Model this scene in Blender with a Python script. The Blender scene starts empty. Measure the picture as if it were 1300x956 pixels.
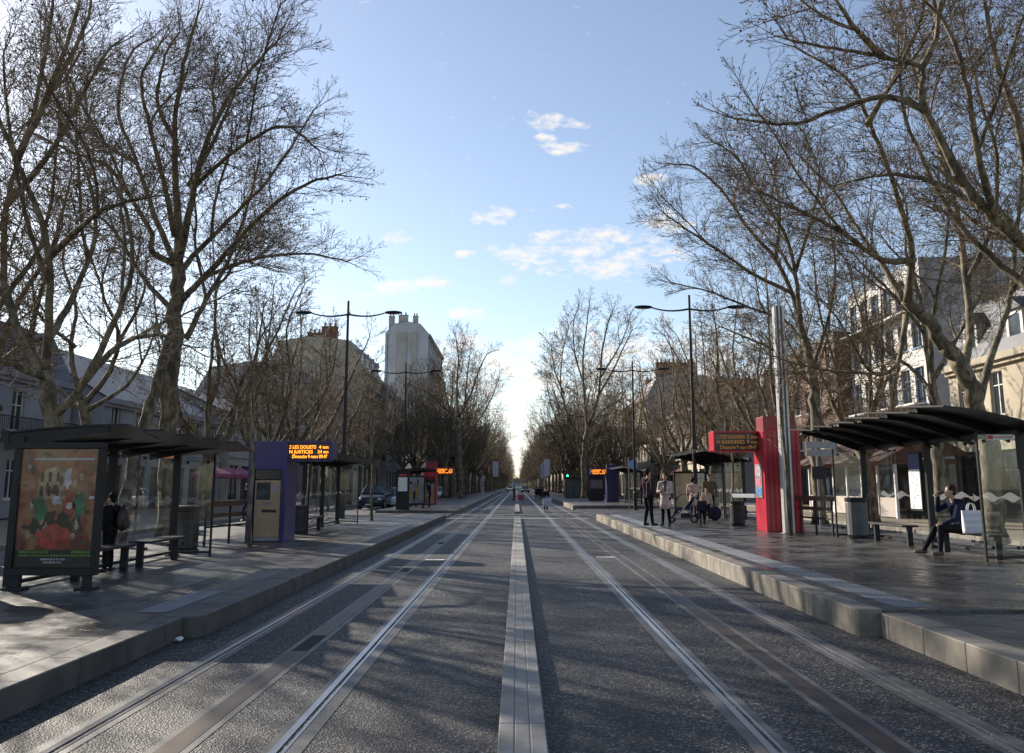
import bpy, bmesh, math, random
import numpy as np
from mathutils import Vector, Matrix

R = math.radians
PI = math.pi
scene = bpy.context.scene
col = scene.collection

# ------------------------------------------------------------------ camera model
FPX, CX, CY = 1100.0, 650.0, 433.5
PITCH = math.atan(182.5 / FPX)
YAW = 0.0055
CAMH = 1.65
fw = Vector((-math.sin(YAW) * math.cos(PITCH), math.cos(YAW) * math.cos(PITCH), math.sin(PITCH)))
rt = Vector((math.cos(YAW), math.sin(YAW), 0))
upv = rt.cross(fw)
CAM = Vector((0, 0, CAMH))


def ray(px, py):
    return fw + rt * ((px - CX) / FPX) - upv * ((py - CY) / FPX)


def G(px, py, z=0.0):
    """measured place on a level surface of height z"""
    d = ray(px, py)
    return CAM + d * ((z - CAMH) / d.z)


def P(px, py, Y):
    """measured place in the vertical plane at distance Y"""
    d = ray(px, py)
    return CAM + d * (Y / d.y)


# ------------------------------------------------------------------ materials
MATS = {}


def nt(m):
    return m.node_tree.nodes, m.node_tree.links


def mat(name, color, rough=0.6, metal=0.0, var=0.0, scale=6.0, color2=None, bump=0.0, bscale=40.0, spec=0.5,
        emit=None, estr=0.0, detail=6.0, stretch=None, contrast=(0.35, 0.65)):
    """principled material; var or color2 give a noise mottling in object coordinates"""
    if name in MATS:
        return MATS[name]
    m = bpy.data.materials.new(name)
    m.use_nodes = True
    N, L = nt(m)
    b = N['Principled BSDF']
    c = (*color, 1)
    b.inputs['Base Color'].default_value = c
    b.inputs['Roughness'].default_value = rough
    b.inputs['Metallic'].default_value = metal
    b.inputs['Specular IOR Level'].default_value = spec
    if emit:
        b.inputs['Emission Color'].default_value = (*emit, 1)
        b.inputs['Emission Strength'].default_value = estr
    tc = None
    if var or color2 or bump:
        tc = N.new('ShaderNodeTexCoord')
        src = tc.outputs['Object']
        if stretch:
            mp = N.new('ShaderNodeMapping')
            mp.inputs['Scale'].default_value = stretch
            L.new(src, mp.inputs['Vector'])
            src = mp.outputs['Vector']
    if var or color2:
        no = N.new('ShaderNodeTexNoise')
        no.inputs['Scale'].default_value = scale
        no.inputs['Detail'].default_value = detail
        L.new(src, no.inputs['Vector'])
        rp = N.new('ShaderNodeValToRGB')
        c2 = color2 or tuple(max(0, x * (1 - var)) for x in color)
        c1 = color if color2 else tuple(min(1, x * (1 + var)) for x in color)
        rp.color_ramp.elements[0].position = contrast[0]
        rp.color_ramp.elements[1].position = contrast[1]
        rp.color_ramp.elements[0].color = (*c2, 1)
        rp.color_ramp.elements[1].color = (*c1, 1)
        L.new(no.outputs['Fac'], rp.inputs['Fac'])
        L.new(rp.outputs['Color'], b.inputs['Base Color'])
    if bump:
        nb = N.new('ShaderNodeTexNoise')
        nb.inputs['Scale'].default_value = bscale
        nb.inputs['Detail'].default_value = 4
        L.new(src, nb.inputs['Vector'])
        bp = N.new('ShaderNodeBump')
        bp.inputs['Strength'].default_value = bump
        bp.inputs['Distance'].default_value = 0.02
        L.new(nb.outputs['Fac'], bp.inputs['Height'])
        L.new(bp.outputs['Normal'], b.inputs['Normal'])
    MATS[name] = m
    return m


def glass_mat(name, tint=(0.86, 0.90, 0.88), refl=1.0):
    m = bpy.data.materials.new(name)
    m.use_nodes = True
    N, L = nt(m)
    N.remove(N['Principled BSDF'])
    out = N['Material Output']
    tr = N.new('ShaderNodeBsdfTransparent')
    tr.inputs['Color'].default_value = (*tint, 1)
    gl = N.new('ShaderNodeBsdfGlossy')
    gl.inputs['Roughness'].default_value = 0.02
    lw = N.new('ShaderNodeFresnel')
    lw.inputs['IOR'].default_value = 1.45
    mu = N.new('ShaderNodeMath')
    mu.operation = 'MULTIPLY'
    mu.inputs[1].default_value = refl
    L.new(lw.outputs['Fac'], mu.inputs[0])
    mx = N.new('ShaderNodeMixShader')
    L.new(mu.outputs[0], mx.inputs['Fac'])
    L.new(tr.outputs[0], mx.inputs[1])
    L.new(gl.outputs[0], mx.inputs[2])
    L.new(mx.outputs[0], out.inputs['Surface'])
    return m


def trans_mat(name, color, alpha):
    m = bpy.data.materials.new(name)
    m.use_nodes = True
    b = m.node_tree.nodes['Principled BSDF']
    b.inputs['Base Color'].default_value = (*color, 1)
    b.inputs['Alpha'].default_value = alpha
    b.inputs['Roughness'].default_value = 0.6
    return m


# ------------------------------------------------------------------ mesh builder
class MB:
    def __init__(s):
        s.v, s.f, s.m = [], [], []

    def quad(s, pts, mi=0):
        n = len(s.v)
        s.v += [tuple(p) for p in pts]
        s.f.append(tuple(range(n, n + len(pts))))
        s.m.append(mi)

    def box(s, x0, x1, y0, y1, z0, z1, mi=0):
        n = len(s.v)
        s.v += [(x0, y0, z0), (x1, y0, z0), (x1, y1, z0), (x0, y1, z0), (x0, y0, z1), (x1, y0, z1), (x1, y1, z1), (x0, y1, z1)]
        s.f += [(n, n + 3, n + 2, n + 1), (n + 4, n + 5, n + 6, n + 7), (n, n + 1, n + 5, n + 4), (n + 1, n + 2, n + 6, n + 5),
                (n + 2, n + 3, n + 7, n + 6), (n + 3, n, n + 4, n + 7)]
        s.m += [mi] * 6
        return s

    def prism(s, poly, a0, a1, axis='y', mi=0):
        """poly: 2D points; extruded along axis from a0 to a1. axis y: poly=(x,z); x: poly=(y,z); z: poly=(x,y)"""
        def mk(p, a):
            if axis == 'y':
                return (p[0], a, p[1])
            if axis == 'x':
                return (a, p[0], p[1])
            return (p[0], p[1], a)
        n, k = len(s.v), len(poly)
        s.v += [mk(p, a0) for p in poly] + [mk(p, a1) for p in poly]
        s.f += [tuple(range(n, n + k)), tuple(range(n + 2 * k - 1, n + k - 1, -1))]
        s.m += [mi, mi]
        for i in range(k):
            j = (i + 1) % k
            s.f.append((n + i, n + k + i, n + k + j, n + j))
            s.m.append(mi)
        return s

    def tube(s, pts, radii, sides=6, mi=0, cap=True):
        pts = [Vector(p) for p in pts]
        if not hasattr(radii, '__len__'):
            radii = [radii] * len(pts)
        n0 = len(s.v)
        k = len(pts)
        ref = None
        for i, p in enumerate(pts):
            if i == 0:
                d = pts[1] - p
            elif i == k - 1:
                d = p - pts[i - 1]
            else:
                d = pts[i + 1] - pts[i - 1]
            if d.length < 1e-9:
                d = Vector((0, 0, 1))
            d.normalize()
            if ref is None:
                ref = Vector((1, 0, 0)) if abs(d.x) < 0.8 else Vector((0, 1, 0))
            a = d.cross(ref).normalized()
            b = d.cross(a)
            ref = b.cross(d) * 1.0 if False else ref
            r = radii[i]
            for q in range(sides):
                t = 2 * PI * q / sides
                o = a * (r * math.cos(t)) + b * (r * math.sin(t))
                s.v.append((p.x + o.x, p.y + o.y, p.z + o.z))
        for i in range(k - 1):
            for q in range(sides):
                q2 = (q + 1) % sides
                s.f.append((n0 + i * sides + q, n0 + i * sides + q2, n0 + (i + 1) * sides + q2, n0 + (i + 1) * sides + q))
                s.m.append(mi)
        if cap:
            s.f.append(tuple(n0 + q for q in range(sides - 1, -1, -1)))
            s.f.append(tuple(n0 + (k - 1) * sides + q for q in range(sides)))
            s.m += [mi, mi]
        return s

    def ellipsoid(s, c, r, mi=0, nu=12, nv=8, M=None):
        n0 = len(s.v)
        c = Vector(c)
        for j in range(1, nv):
            ph = PI * j / nv
            for i in range(nu):
                th = 2 * PI * i / nu
                o = Vector((r[0] * math.sin(ph) * math.cos(th), r[1] * math.sin(ph) * math.sin(th), r[2] * math.cos(ph)))
                if M:
                    o = M @ o
                s.v.append(tuple(c + o))
        o = Vector((0, 0, r[2]))
        if M:
            o = M @ o
        top = len(s.v)
        s.v += [tuple(c + o), tuple(c - o)]
        for j in range(nv - 2):
            for i in range(nu):
                i2 = (i + 1) % nu
                s.f.append((n0 + j * nu + i, n0 + (j + 1) * nu + i, n0 + (j + 1) * nu + i2, n0 + j * nu + i2))
                s.m.append(mi)
        for i in range(nu):
            i2 = (i + 1) % nu
            s.f.append((top, n0 + i, n0 + i2))
            s.f.append((top + 1, n0 + (nv - 2) * nu + i2, n0 + (nv - 2) * nu + i))
            s.m += [mi, mi]
        return s

    def lathe(s, prof, c=(0, 0, 0), sides=16, mi=0, ex=1.0, ey=1.0):
        """prof: (radius, z) bottom to top"""
        n0, k = len(s.v), len(prof)
        for r, z in prof:
            for q in range(sides):
                t = 2 * PI * q / sides
                s.v.append((c[0] + ex * r * math.cos(t), c[1] + ey * r * math.sin(t), c[2] + z))
        for i in range(k - 1):
            for q in range(sides):
                q2 = (q + 1) % sides
                s.f.append((n0 + i * sides + q, n0 + i * sides + q2, n0 + (i + 1) * sides + q2, n0 + (i + 1) * sides + q))
                s.m.append(mi)
        s.f.append(tuple(n0 + q for q in range(sides - 1, -1, -1)))
        s.f.append(tuple(n0 + (k - 1) * sides + q for q in range(sides)))
        s.m += [mi, mi]
        return s

    def xform(s, M):
        s.v = [tuple(M @ Vector(p)) for p in s.v]
        return s

    def build(s, name, mats, parent=None, smooth=False, bevel=0.0, loc=None):
        me = bpy.data.meshes.new(name)
        me.from_pydata(s.v, [], s.f)
        if not isinstance(mats, (list, tuple)):
            mats = [mats]
        for m in mats:
            me.materials.append(m)
        if len(mats) > 1:
            me.polygons.foreach_set('material_index', s.m)
        if smooth:
            me.polygons.foreach_set('use_smooth', [True] * len(me.polygons))
        me.update()
        o = bpy.data.objects.new(name, me)
        col.objects.link(o)
        if parent is not None:
            o.parent = parent
        if loc is not None:
            o.location = loc
        if bevel:
            bv = o.modifiers.new('bevel', 'BEVEL')
            bv.width = bevel
            bv.segments = 2
            bv.limit_method = 'ANGLE'
            bv.angle_limit = R(40)
        return o


def tag(o, label=None, cat=None, group=None, kind=None):
    if label:
        o['label'] = label
    if cat:
        o['category'] = cat
    if group:
        o['group'] = group
    if kind:
        o['kind'] = kind
    return o


def empty(name, loc, label, cat, rz=0.0, group=None):
    o = bpy.data.objects.new(name, None)
    o.empty_display_size = 0.2
    col.objects.link(o)
    o.location = loc
    o.rotation_euler = (0, 0, rz)
    return tag(o, label, cat, group)


def dup(root, loc, rz=0.0, label=None, group=None, scale=None):
    r = root.copy()
    col.objects.link(r)
    r.location = loc
    r.rotation_euler = (0, 0, rz)
    if scale:
        r.scale = (scale, scale, scale)
    if label:
        r['label'] = label
    if group:
        r['group'] = group

    def rec(a, b):
        for ch in list(a.children):
            c = ch.copy()
            col.objects.link(c)
            c.parent = b
            rec(ch, c)
    rec(root, r)
    return r


def text_mesh(body, size, name, m, parent, loc, rot=(R(90), 0, 0), align='LEFT', extrude=0.002):
    cu = bpy.data.curves.new(name, 'FONT')
    cu.body = body
    cu.size = size
    cu.align_x = align
    cu.extrude = extrude
    to = bpy.data.objects.new('tmp_text', cu)
    col.objects.link(to)
    dg = bpy.context.evaluated_depsgraph_get()
    me = bpy.data.meshes.new_from_object(to.evaluated_get(dg))
    bpy.data.objects.remove(to)
    bpy.data.curves.remove(cu)
    me.materials.clear()
    me.materials.append(m)
    me.name = name
    o = bpy.data.objects.new(name, me)
    col.objects.link(o)
    o.parent = parent
    o.location = loc
    o.rotation_euler = rot
    return o


# shared materials
M_black = mat('black_paint', (0.011, 0.011, 0.013), 0.42, var=0.25, scale=3, bump=0.03, spec=.3)
M_black2 = mat('black_steel', (0.02, 0.02, 0.023), 0.5, spec=.3, var=0.3, scale=5)
M_steel = mat('rail_steel', (0.42, 0.42, 0.43), 0.28, metal=0.9, var=0.25, scale=3, stretch=(1, .05, 1))
M_groove = mat('groove_dark', (0.012, 0.011, 0.01), 0.9)
M_rubber = mat('rubber', (0.015, 0.015, 0.015), 0.85)
M_glass = glass_mat('clear_glass', (.91, .94, .925), 1.5)
M_pglass = glass_mat('poster_glass', (.95, .95, .95), 1.0)
M_frost = trans_mat('frosted_print', (0.7, 0.73, 0.73), 0.15)
M_white = mat('white_paint', (0.75, 0.75, 0.74), 0.5, var=0.08, scale=4)
M_led = mat('led_orange', (0.9, 0.25, 0.02), 0.5, emit=(1.0, 0.27, 0.02), estr=2.2)
M_leddim = mat('led_dim', (0.35, 0.16, 0.04), 0.6, emit=(0.8, 0.35, 0.08), estr=0.12)
M_screen = mat('display_black', (0.012, 0.012, 0.013), 0.22)
M_pane = mat('window_glass', (0.03, 0.04, 0.05), 0.06, var=0.4, scale=0.7, spec=0.8)
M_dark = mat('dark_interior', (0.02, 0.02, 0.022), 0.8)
# ------------------------------------------------------------------ ground, track, platforms
ZL, ZR = 0.22, 0.29          # platform heights
XL, XR = -3.47, 3.77         # platform edges
M_ground = mat('sandy_ground', (0.26, 0.22, 0.16), 0.9, color2=(0.19, 0.165, 0.125), scale=1.3, bump=0.25, bscale=30)


def gravel_mat():
    m = bpy.data.materials.new('track_aggregate')
    m.use_nodes = True
    N, L = nt(m)
    b = N['Principled BSDF']
    tc = N.new('ShaderNodeTexCoord')
    vo = N.new('ShaderNodeTexVoronoi')
    vo.inputs['Scale'].default_value = 68
    L.new(tc.outputs['Object'], vo.inputs['Vector'])
    sep = N.new('ShaderNodeSeparateColor')
    L.new(vo.outputs['Color'], sep.inputs['Color'])
    rp = N.new('ShaderNodeValToRGB')
    e = rp.color_ramp.elements
    e[0].position, e[0].color = 0.0, (0.010, 0.010, 0.012, 1)
    e[1].position, e[1].color = 1.0, (0.34, 0.325, 0.31, 1)
    x = e.new(0.55); x.color = (0.032, 0.032, 0.034, 1)
    x = e.new(0.82); x.color = (0.085, 0.082, 0.08, 1)
    L.new(sep.outputs[0], rp.inputs['Fac'])
    no = N.new('ShaderNodeTexNoise')
    no.inputs['Scale'].default_value = 0.8
    no.inputs['Detail'].default_value = 8
    no.inputs['Roughness'].default_value = .65
    mp = N.new('ShaderNodeMapping')
    mp.inputs['Scale'].default_value = (1.6, 0.3, 1)
    L.new(tc.outputs['Object'], mp.inputs['Vector'])
    L.new(mp.outputs['Vector'], no.inputs['Vector'])
    mr = N.new('ShaderNodeMapRange')
    mr.inputs[1].default_value, mr.inputs[2].default_value = 0.3, 0.7
    mr.inputs[3].default_value, mr.inputs[4].default_value = 0.32, 1.05
    L.new(no.outputs['Fac'], mr.inputs[0])
    mx = N.new('ShaderNodeMix')
    mx.data_type = 'RGBA'
    mx.blend_type = 'MULTIPLY'
    mx.inputs['Factor'].default_value = 1
    L.new(rp.outputs['Color'], mx.inputs['A'])
    L.new(mr.outputs[0], mx.inputs['B'])
    L.new(mx.outputs['Result'], b.inputs['Base Color'])
    b.inputs['Roughness'].default_value = 0.62
    b.inputs['Specular IOR Level'].default_value = 0.3
    bp = N.new('ShaderNodeBump')
    bp.inputs['Strength'].default_value = 0.7
    bp.inputs['Distance'].default_value = 0.012
    L.new(vo.outputs['Distance'], bp.inputs['Height'])
    L.new(bp.outputs['Normal'], b.inputs['Normal'])
    return m


def paving_mat(name, c1, c2, bw, bh, mortar, wet=0.0, rough=0.6, rot=0.0, patch=1.1, wcol=0.35):
    m = bpy.data.materials.new(name)
    m.use_nodes = True
    N, L = nt(m)
    b = N['Principled BSDF']
    tc = N.new('ShaderNodeTexCoord')
    mp = N.new('ShaderNodeMapping')
    mp.inputs['Rotation'].default_value = (0, 0, rot)
    L.new(tc.outputs['Object'], mp.inputs['Vector'])
    br = N.new('ShaderNodeTexBrick')
    br.inputs['Color1'].default_value = (*c1, 1)
    br.inputs['Color2'].default_value = (*c2, 1)
    br.inputs['Mortar'].default_value = (*mortar, 1)
    br.inputs['Scale'].default_value = 1
    br.inputs['Brick Width'].default_value = bw
    br.inputs['Row Height'].default_value = bh
    br.inputs['Mortar Size'].default_value = 0.009
    br.inputs['Bias'].default_value = -0.1
    L.new(mp.outputs['Vector'], br.inputs['Vector'])
    no = N.new('ShaderNodeTexNoise')
    no.inputs['Scale'].default_value = patch
    no.inputs['Detail'].default_value = 7
    no.inputs['Roughness'].default_value = 0.6
    L.new(tc.outputs['Object'], no.inputs['Vector'])
    mr = N.new('ShaderNodeMapRange')
    mr.inputs[1].default_value, mr.inputs[2].default_value = 0.46, 0.54
    mr.inputs[3].default_value, mr.inputs[4].default_value = 1 - wet * (1 - wcol), 1.12
    L.new(no.outputs['Fac'], mr.inputs[0])
    n2 = N.new('ShaderNodeTexNoise')
    n2.inputs['Scale'].default_value = 22
    n2.inputs['Detail'].default_value = 5
    L.new(tc.outputs['Object'], n2.inputs['Vector'])
    mr2 = N.new('ShaderNodeMapRange')
    mr2.inputs[3].default_value, mr2.inputs[4].default_value = 0.75, 1.25
    L.new(n2.outputs['Fac'], mr2.inputs[0])
    mu = N.new('ShaderNodeMath')
    mu.operation = 'MULTIPLY'
    L.new(mr.outputs[0], mu.inputs[0])
    L.new(mr2.outputs[0], mu.inputs[1])
    mx = N.new('ShaderNodeMix')
    mx.data_type = 'RGBA'
    mx.blend_type = 'MULTIPLY'
    mx.inputs['Factor'].default_value = 1
    L.new(br.outputs['Color'], mx.inputs['A'])
    L.new(mu.outputs[0], mx.inputs['B'])
    L.new(mx.outputs['Result'], b.inputs['Base Color'])
    mr3 = N.new('ShaderNodeMapRange')
    mr3.inputs[1].default_value, mr3.inputs[2].default_value = 0.42, 0.58
    mr3.inputs[3].default_value, mr3.inputs[4].default_value = rough - 0.28 * wet, rough
    b.inputs['Specular IOR Level'].default_value = 0.5
    L.new(no.outputs['Fac'], mr3.inputs[0])
    L.new(mr3.outputs[0], b.inputs['Roughness'])
    bp = N.new('ShaderNodeBump')
    bp.inputs['Strength'].default_value = 0.35
    bp.inputs['Distance'].default_value = 0.01
    ad = N.new('ShaderNodeMath')
    ad.operation = 'SUBTRACT'
    L.new(n2.outputs['Fac'], ad.inputs[0])
    L.new(br.outputs['Fac'], ad.inputs[1])
    L.new(ad.outputs[0], bp.inputs['Height'])
    L.new(bp.outputs['Normal'], b.inputs['Normal'])
    return m


M_track = gravel_mat()
M_asph = mat('asphalt', (0.06, 0.06, 0.063), 0.7, color2=(0.038, 0.038, 0.04), scale=2.0, bump=0.4, bscale=120)
M_conc = mat('concrete_band', (0.125, 0.12, 0.112), 0.55, color2=(0.055, 0.053, 0.05), scale=2.2, bump=0.15, bscale=60)
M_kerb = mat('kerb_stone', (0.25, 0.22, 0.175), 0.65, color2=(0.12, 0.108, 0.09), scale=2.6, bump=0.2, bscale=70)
M_kerbL = mat('kerb_stone_shaded', (0.10, 0.094, 0.085), 0.6, color2=(0.05, 0.047, 0.043), scale=2.6, bump=0.2, bscale=70)  # kerb stone darkened: the shade on the left kerb face is in its colour
M_kerbdark = mat('kerb_stone_dark', (0.10, 0.097, 0.09), 0.6, color2=(0.06, 0.058, 0.055), scale=2.6, bump=0.2, bscale=70)  # unused darker tone with the left kerb face's shade put in
M_paveL = paving_mat('platform_paving_pale', (0.105, 0.10, 0.095), (0.058, 0.056, 0.054), 0.9, 0.45, (0.02, 0.0195, 0.019), wet=0.7, rough=0.5)
M_paveR = paving_mat('platform_paving_dark', (0.088, 0.085, 0.082), (0.036, 0.036, 0.037), 0.36, 0.18, (0.016, 0.016, 0.016), wet=0.8, rough=0.46, patch=1.4)
M_promen = mat('promenade_sand', (0.26, 0.22, 0.16), 0.9, color2=(0.18, 0.155, 0.115), scale=1.0, bump=0.2, bscale=30)
M_tact = mat('tactile_pale', (0.17, 0.175, 0.19), 0.6, var=0.15, scale=5)
M_mark = mat('road_paint', (0.62, 0.62, 0.60), 0.6, color2=(0.3, 0.3, 0.29), scale=6, contrast=(.3, .5))
M_rust = mat('rusty_steel', (0.075, 0.05, 0.034), 0.5, metal=0.4, color2=(0.026, 0.024, 0.023), scale=2.5, stretch=(2, .25, 1))

YEND = 1100.0


def sheet(name, x0, x1, y0, y1, z, m):
    b = MB()
    b.quad([(x0, y0, z), (x1, y0, z), (x1, y1, z), (x0, y1, z)])
    return tag(b.build(name, m), kind='structure')


def slab(name, x0, x1, y0, y1, z, m, z0=-0.05):
    b = MB()
    b.box(x0, x1, y0, y1, z0, z)
    return tag(b.build(name, m), kind='structure')


sheet('ground', -2500, 2500, -300, 3500, -0.06, M_ground)
sheet('road', -3.9, 4.3, -14, YEND, 0.0, M_track)


# kerb stones: one structure per edge, separate bevelled blocks with open joints
def kerb(name, xa, xb, y0, y1, z, m, step, round_near=None, jz=0.0):
    rnd = random.Random(int(abs(y0 * 7 + xa * 13)))
    bm = bmesh.new()
    y = y0
    k = 0
    while y < y1 - 0.05:
        ye = min(y + step, y1)
        zz = z + rnd.uniform(-.002, .002)
        if k == 0 and round_near:
            s = 1 if xa > 0 else -1          # corner on the track side
            xe, xo = (min(xa, xb), max(xa, xb)) if xa > 0 else (max(xa, xb), min(xa, xb))
            rr = round_near
            pts = [(xo, y), (xe + s * rr, y)] + [(xe + s * rr - s * rr * math.sin(t), y + rr - rr * math.cos(t)) for t in [PI / 2 * i / 7 for i in range(1, 8)]] + [(xe, ye - .006), (xo, ye - .006)]
            lo = [bm.verts.new((p[0], p[1], -0.04)) for p in pts]
            hi = [bm.verts.new((p[0], p[1], zz)) for p in pts]
            bm.faces.new(lo); bm.faces.new(hi)
            for i in range(len(pts)):
                j = (i + 1) % len(pts)
                bm.faces.new((lo[i], lo[j], hi[j], hi[i]))
        else:
            r = bmesh.ops.create_cube(bm, size=1)
            for v in r['verts']:
                v.co.x = xa if v.co.x < 0 else xb
                v.co.y = (y + .003) if v.co.y < 0 else (ye - .003)
                v.co.z = -0.04 if v.co.z < 0 else zz
        y = ye
        k += 1
    bmesh.ops.recalc_face_normals(bm, faces=bm.faces)
    me = bpy.data.meshes.new(name)
    bm.to_mesh(me)
    bm.free()
    me.materials.append(m)
    o = bpy.data.objects.new(name, me)
    col.objects.link(o)
    bv = o.modifiers.new('bevel', 'BEVEL')
    bv.width = 0.012
    bv.segments = 2
    bv.limit_method = 'ANGLE'
    bv.angle_limit = R(50)
    tag(o, kind='structure')
    return o


# LEFT side
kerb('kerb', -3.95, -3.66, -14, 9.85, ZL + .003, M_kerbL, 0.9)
slab('pavement', -8.2, -3.955, -14, 9.85, ZL, M_paveL)
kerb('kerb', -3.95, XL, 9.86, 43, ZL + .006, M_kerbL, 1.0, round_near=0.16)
slab('pavement', -8.2, -3.955, 9.85, 43, ZL, M_paveL)
slab('crossing_pavement', -8.2, -3.66, 43.01, 51, 0.06, M_paveL)
kerb('kerb', -3.95, XL, 51.01, 98, ZL + .006, M_kerb, 1.0, round_near=0.16)
slab('pavement', -8.2, -3.955, 51.01, 98, ZL, M_paveL)
slab('pavement', -8.2, -3.9, 98.01, YEND, 0.13, M_paveL)
# RIGHT side
kerb('kerb', 4.02, 4.34, -14, 9.98, ZR - .03, M_kerb, 0.82)
slab('pavement', 4.345, 10.3, -14, 9.98, ZR - .034, M_paveR)
kerb('kerb', XR, 4.06, 9.99, 42, ZR + .004, M_kerb, 0.82, round_near=0.2)
slab('pavement', 4.065, 10.3, 9.99, 42, ZR, M_paveR)
slab('crossing_pavement', 4.0, 10.3, 42.01, 60, 0.07, M_paveR)
kerb('kerb', XR, 4.06, 60.01, 88, ZR + .004, M_kerb, 1.0, round_near=0.2)
slab('pavement', 4.065, 10.3, 60.01, 92, ZR, M_paveL)
slab('pavement', 4.0, 10.3, 92.01, YEND, 0.13, M_paveL)
# side lanes and promenades
sheet('side_road', -13.2, -8.2, -14, YEND, -0.005, M_asph)
sheet('side_road', 10.3, 13.9, -14, YEND, -0.005, M_asph)
slab('promenade', -23, -13.4, -14, YEND, 0.12, M_promen)
slab('promenade', 14.1, 24, -14, YEND, 0.12, M_promen)
kerb('kerb', -13.4, -13.2, -14, 120, 0.125, M_kerb, 1.0)
kerb('kerb', 13.9, 14.1, -14, 120, 0.125, M_kerb, 1.0)
# tactile strips with raised domes
for (x0, x1, y0, y1, z) in ((4.30, 4.72, 10.2, 41, ZR), (-4.75, -4.40, 10.4, 42, ZL)):
    b = MB()
    b.box(x0, x1, y0, y1, z - .02, z + .004)
    yy = y0 + .04
    while yy < min(y1, 26):
        xx = x0 + .04
        while xx < x1 - .02:
            b.box(xx - .013, xx + .013, yy - .02, yy + .02, z + .004, z + .009)
            xx += .075
        yy += .075
    tag(b.build('tactile_paving', M_tact if x0 > 0 else M_conc), kind='structure')
sheet('pale_paving_slab', -4.36, -3.98, 10.2, 12.2, ZL + .005, M_tact)
# painted dashes across the tracks
sheet('road_marking', -2.05, -1.62, 19.85, 20.05, 0.005, M_mark)
sheet('road_marking', 1.84, 2.28, 20.6, 20.8, 0.005, M_mark)
sheet('road_marking', -3.4, 3.6, 44.2, 44.5, 0.005, M_mark)
sheet('road_marking', -3.4, 3.6, 50.4, 50.7, 0.005, M_mark)


# tracks: concrete beds, grooved rails, ground power strip
def track(xs, label):
    t = empty('tram_track', ((xs[0] + xs[2]) / 2, 0, 0), label, 'tram track')
    cx = t.location.x
    for x in (xs[0], xs[2]):
        s = 1 if x > cx else -1
        b = MB()
        wa, wb = (.05, .10) if s > 0 else (.08, .06)
        b.box(x - .055 - wa - cx, x - .055 - cx, -14, YEND, -.02, .004)
        b.box(x + .055 - cx, x + .055 + wb - cx, -14, YEND, -.02, .004)
        b.build('concrete_bed', M_conc, t)
        b = MB()
        b.box(x - .052 - cx, x - .0 - cx, -14, YEND, -.05, .008, 0)
        b.box(x + .0 - cx, x + .03 - cx, -14, YEND, -.05, -.02, 1)
        b.box(x + .03 - cx, x + .052 - cx, -14, YEND, -.05, .007, 0)
        b.build('rail', [M_steel, M_groove], t)
    x = xs[1] - cx
    b = MB()
    b.box(x - .14, x - .085, -14, YEND, -.02, .004)
    b.box(x + .085, x + .14, -14, YEND, -.02, .004)
    b.build('concrete_bed', M_conc, t)
    b = MB()
    y = -14.0
    k = 0
    while y < 200:
        L_ = 8.0
        b.box(x - .082, x + .082, y, y + L_ - .9, -.03, .006, 0)
        b.box(x - .082, x + .082, y + L_ - .88, y + L_ - .02, -.03, .005, 1)
        y += L_
    b.box(x - .082, x + .082, 200, YEND, -.03, .006, 0)
    b.build('power_strip', [M_rust, M_groove], t)


track((-2.92, -2.19, -1.50), 'left tram track of two grooved rails and a rusty centre strip')
track((1.63, 2.385, 3.14), 'right tram track of two grooved rails beside the long kerb')


def median(y0, y1, label):
    t = empty('median_strip', (0.033, y0, 0), label, 'median strip', group='raised strips between the tracks')
    L_ = y1 - y0
    y = 0.0
    b = MB()
    while y < L_ - .01:
        ye = min(y + 1.0, L_)
        b.box(-.15, -.0505, y + .003, ye - .003, -.03, .115)
        b.box(-.0485, .0485, y + .003, ye - .003, -.03, .112)
        b.box(.0505, .15, y + .003, ye - .003, -.03, .115)
        y = ye
    b.box(-.145, .145, 0.01, L_ - .01, -.03, .107)
    b.build('stone_strip', mat('median_stone', (0.26, 0.25, 0.23), 0.7, color2=(0.15, 0.143, 0.132), scale=2.2, bump=0.15, bscale=60), t, bevel=.008)


median(-14, 44, 'long raised strip of pale stone running between the two tracks')
median(52, 79, 'short far piece of raised strip beyond the pedestrian crossing')
median(84, 400, 'farthest raised strip, running off between the tracks beyond the walkers')
# ------------------------------------------------------------------ shelters
M_roof = mat('shelter_roof', (0.016, 0.016, 0.018), 0.45, spec=.3, var=0.3, scale=2.0)
M_paper = mat('timetable_paper', (0.70, 0.70, 0.69), 0.5, var=0.06, scale=9)
M_blue = mat('header_blue', (0.035, 0.06, 0.20), 0.4)
M_red = mat('kiosk_red', (0.42, 0.010, 0.030), 0.34, var=0.12, scale=1.5)
M_reddk = mat('kiosk_red_dark', (0.20, 0.011, 0.02), 0.4, var=0.12, scale=1.5)
M_purple = mat('kiosk_purple', (0.026, 0.015, 0.11), 0.36, var=0.15, scale=1.5)
M_purpledk = mat('kiosk_purple_dark', (0.018, 0.012, 0.075), 0.4, var=0.15, scale=1.5)
M_beige = mat('machine_beige', (0.33, 0.23, 0.145), 0.45, metal=0.25, var=0.1, scale=4)
M_grey = mat('grey_metal', (0.22, 0.22, 0.23), 0.45, metal=0.3, var=0.2, scale=4)
M_wood = mat('dark_wood', (0.11, 0.065, 0.04), 0.6, color2=(0.07, 0.04, 0.027), scale=6, stretch=(6, .4, 6))
M_redpaint = mat('sticker_red', (0.6, 0.05, 0.05), 0.5)


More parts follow.
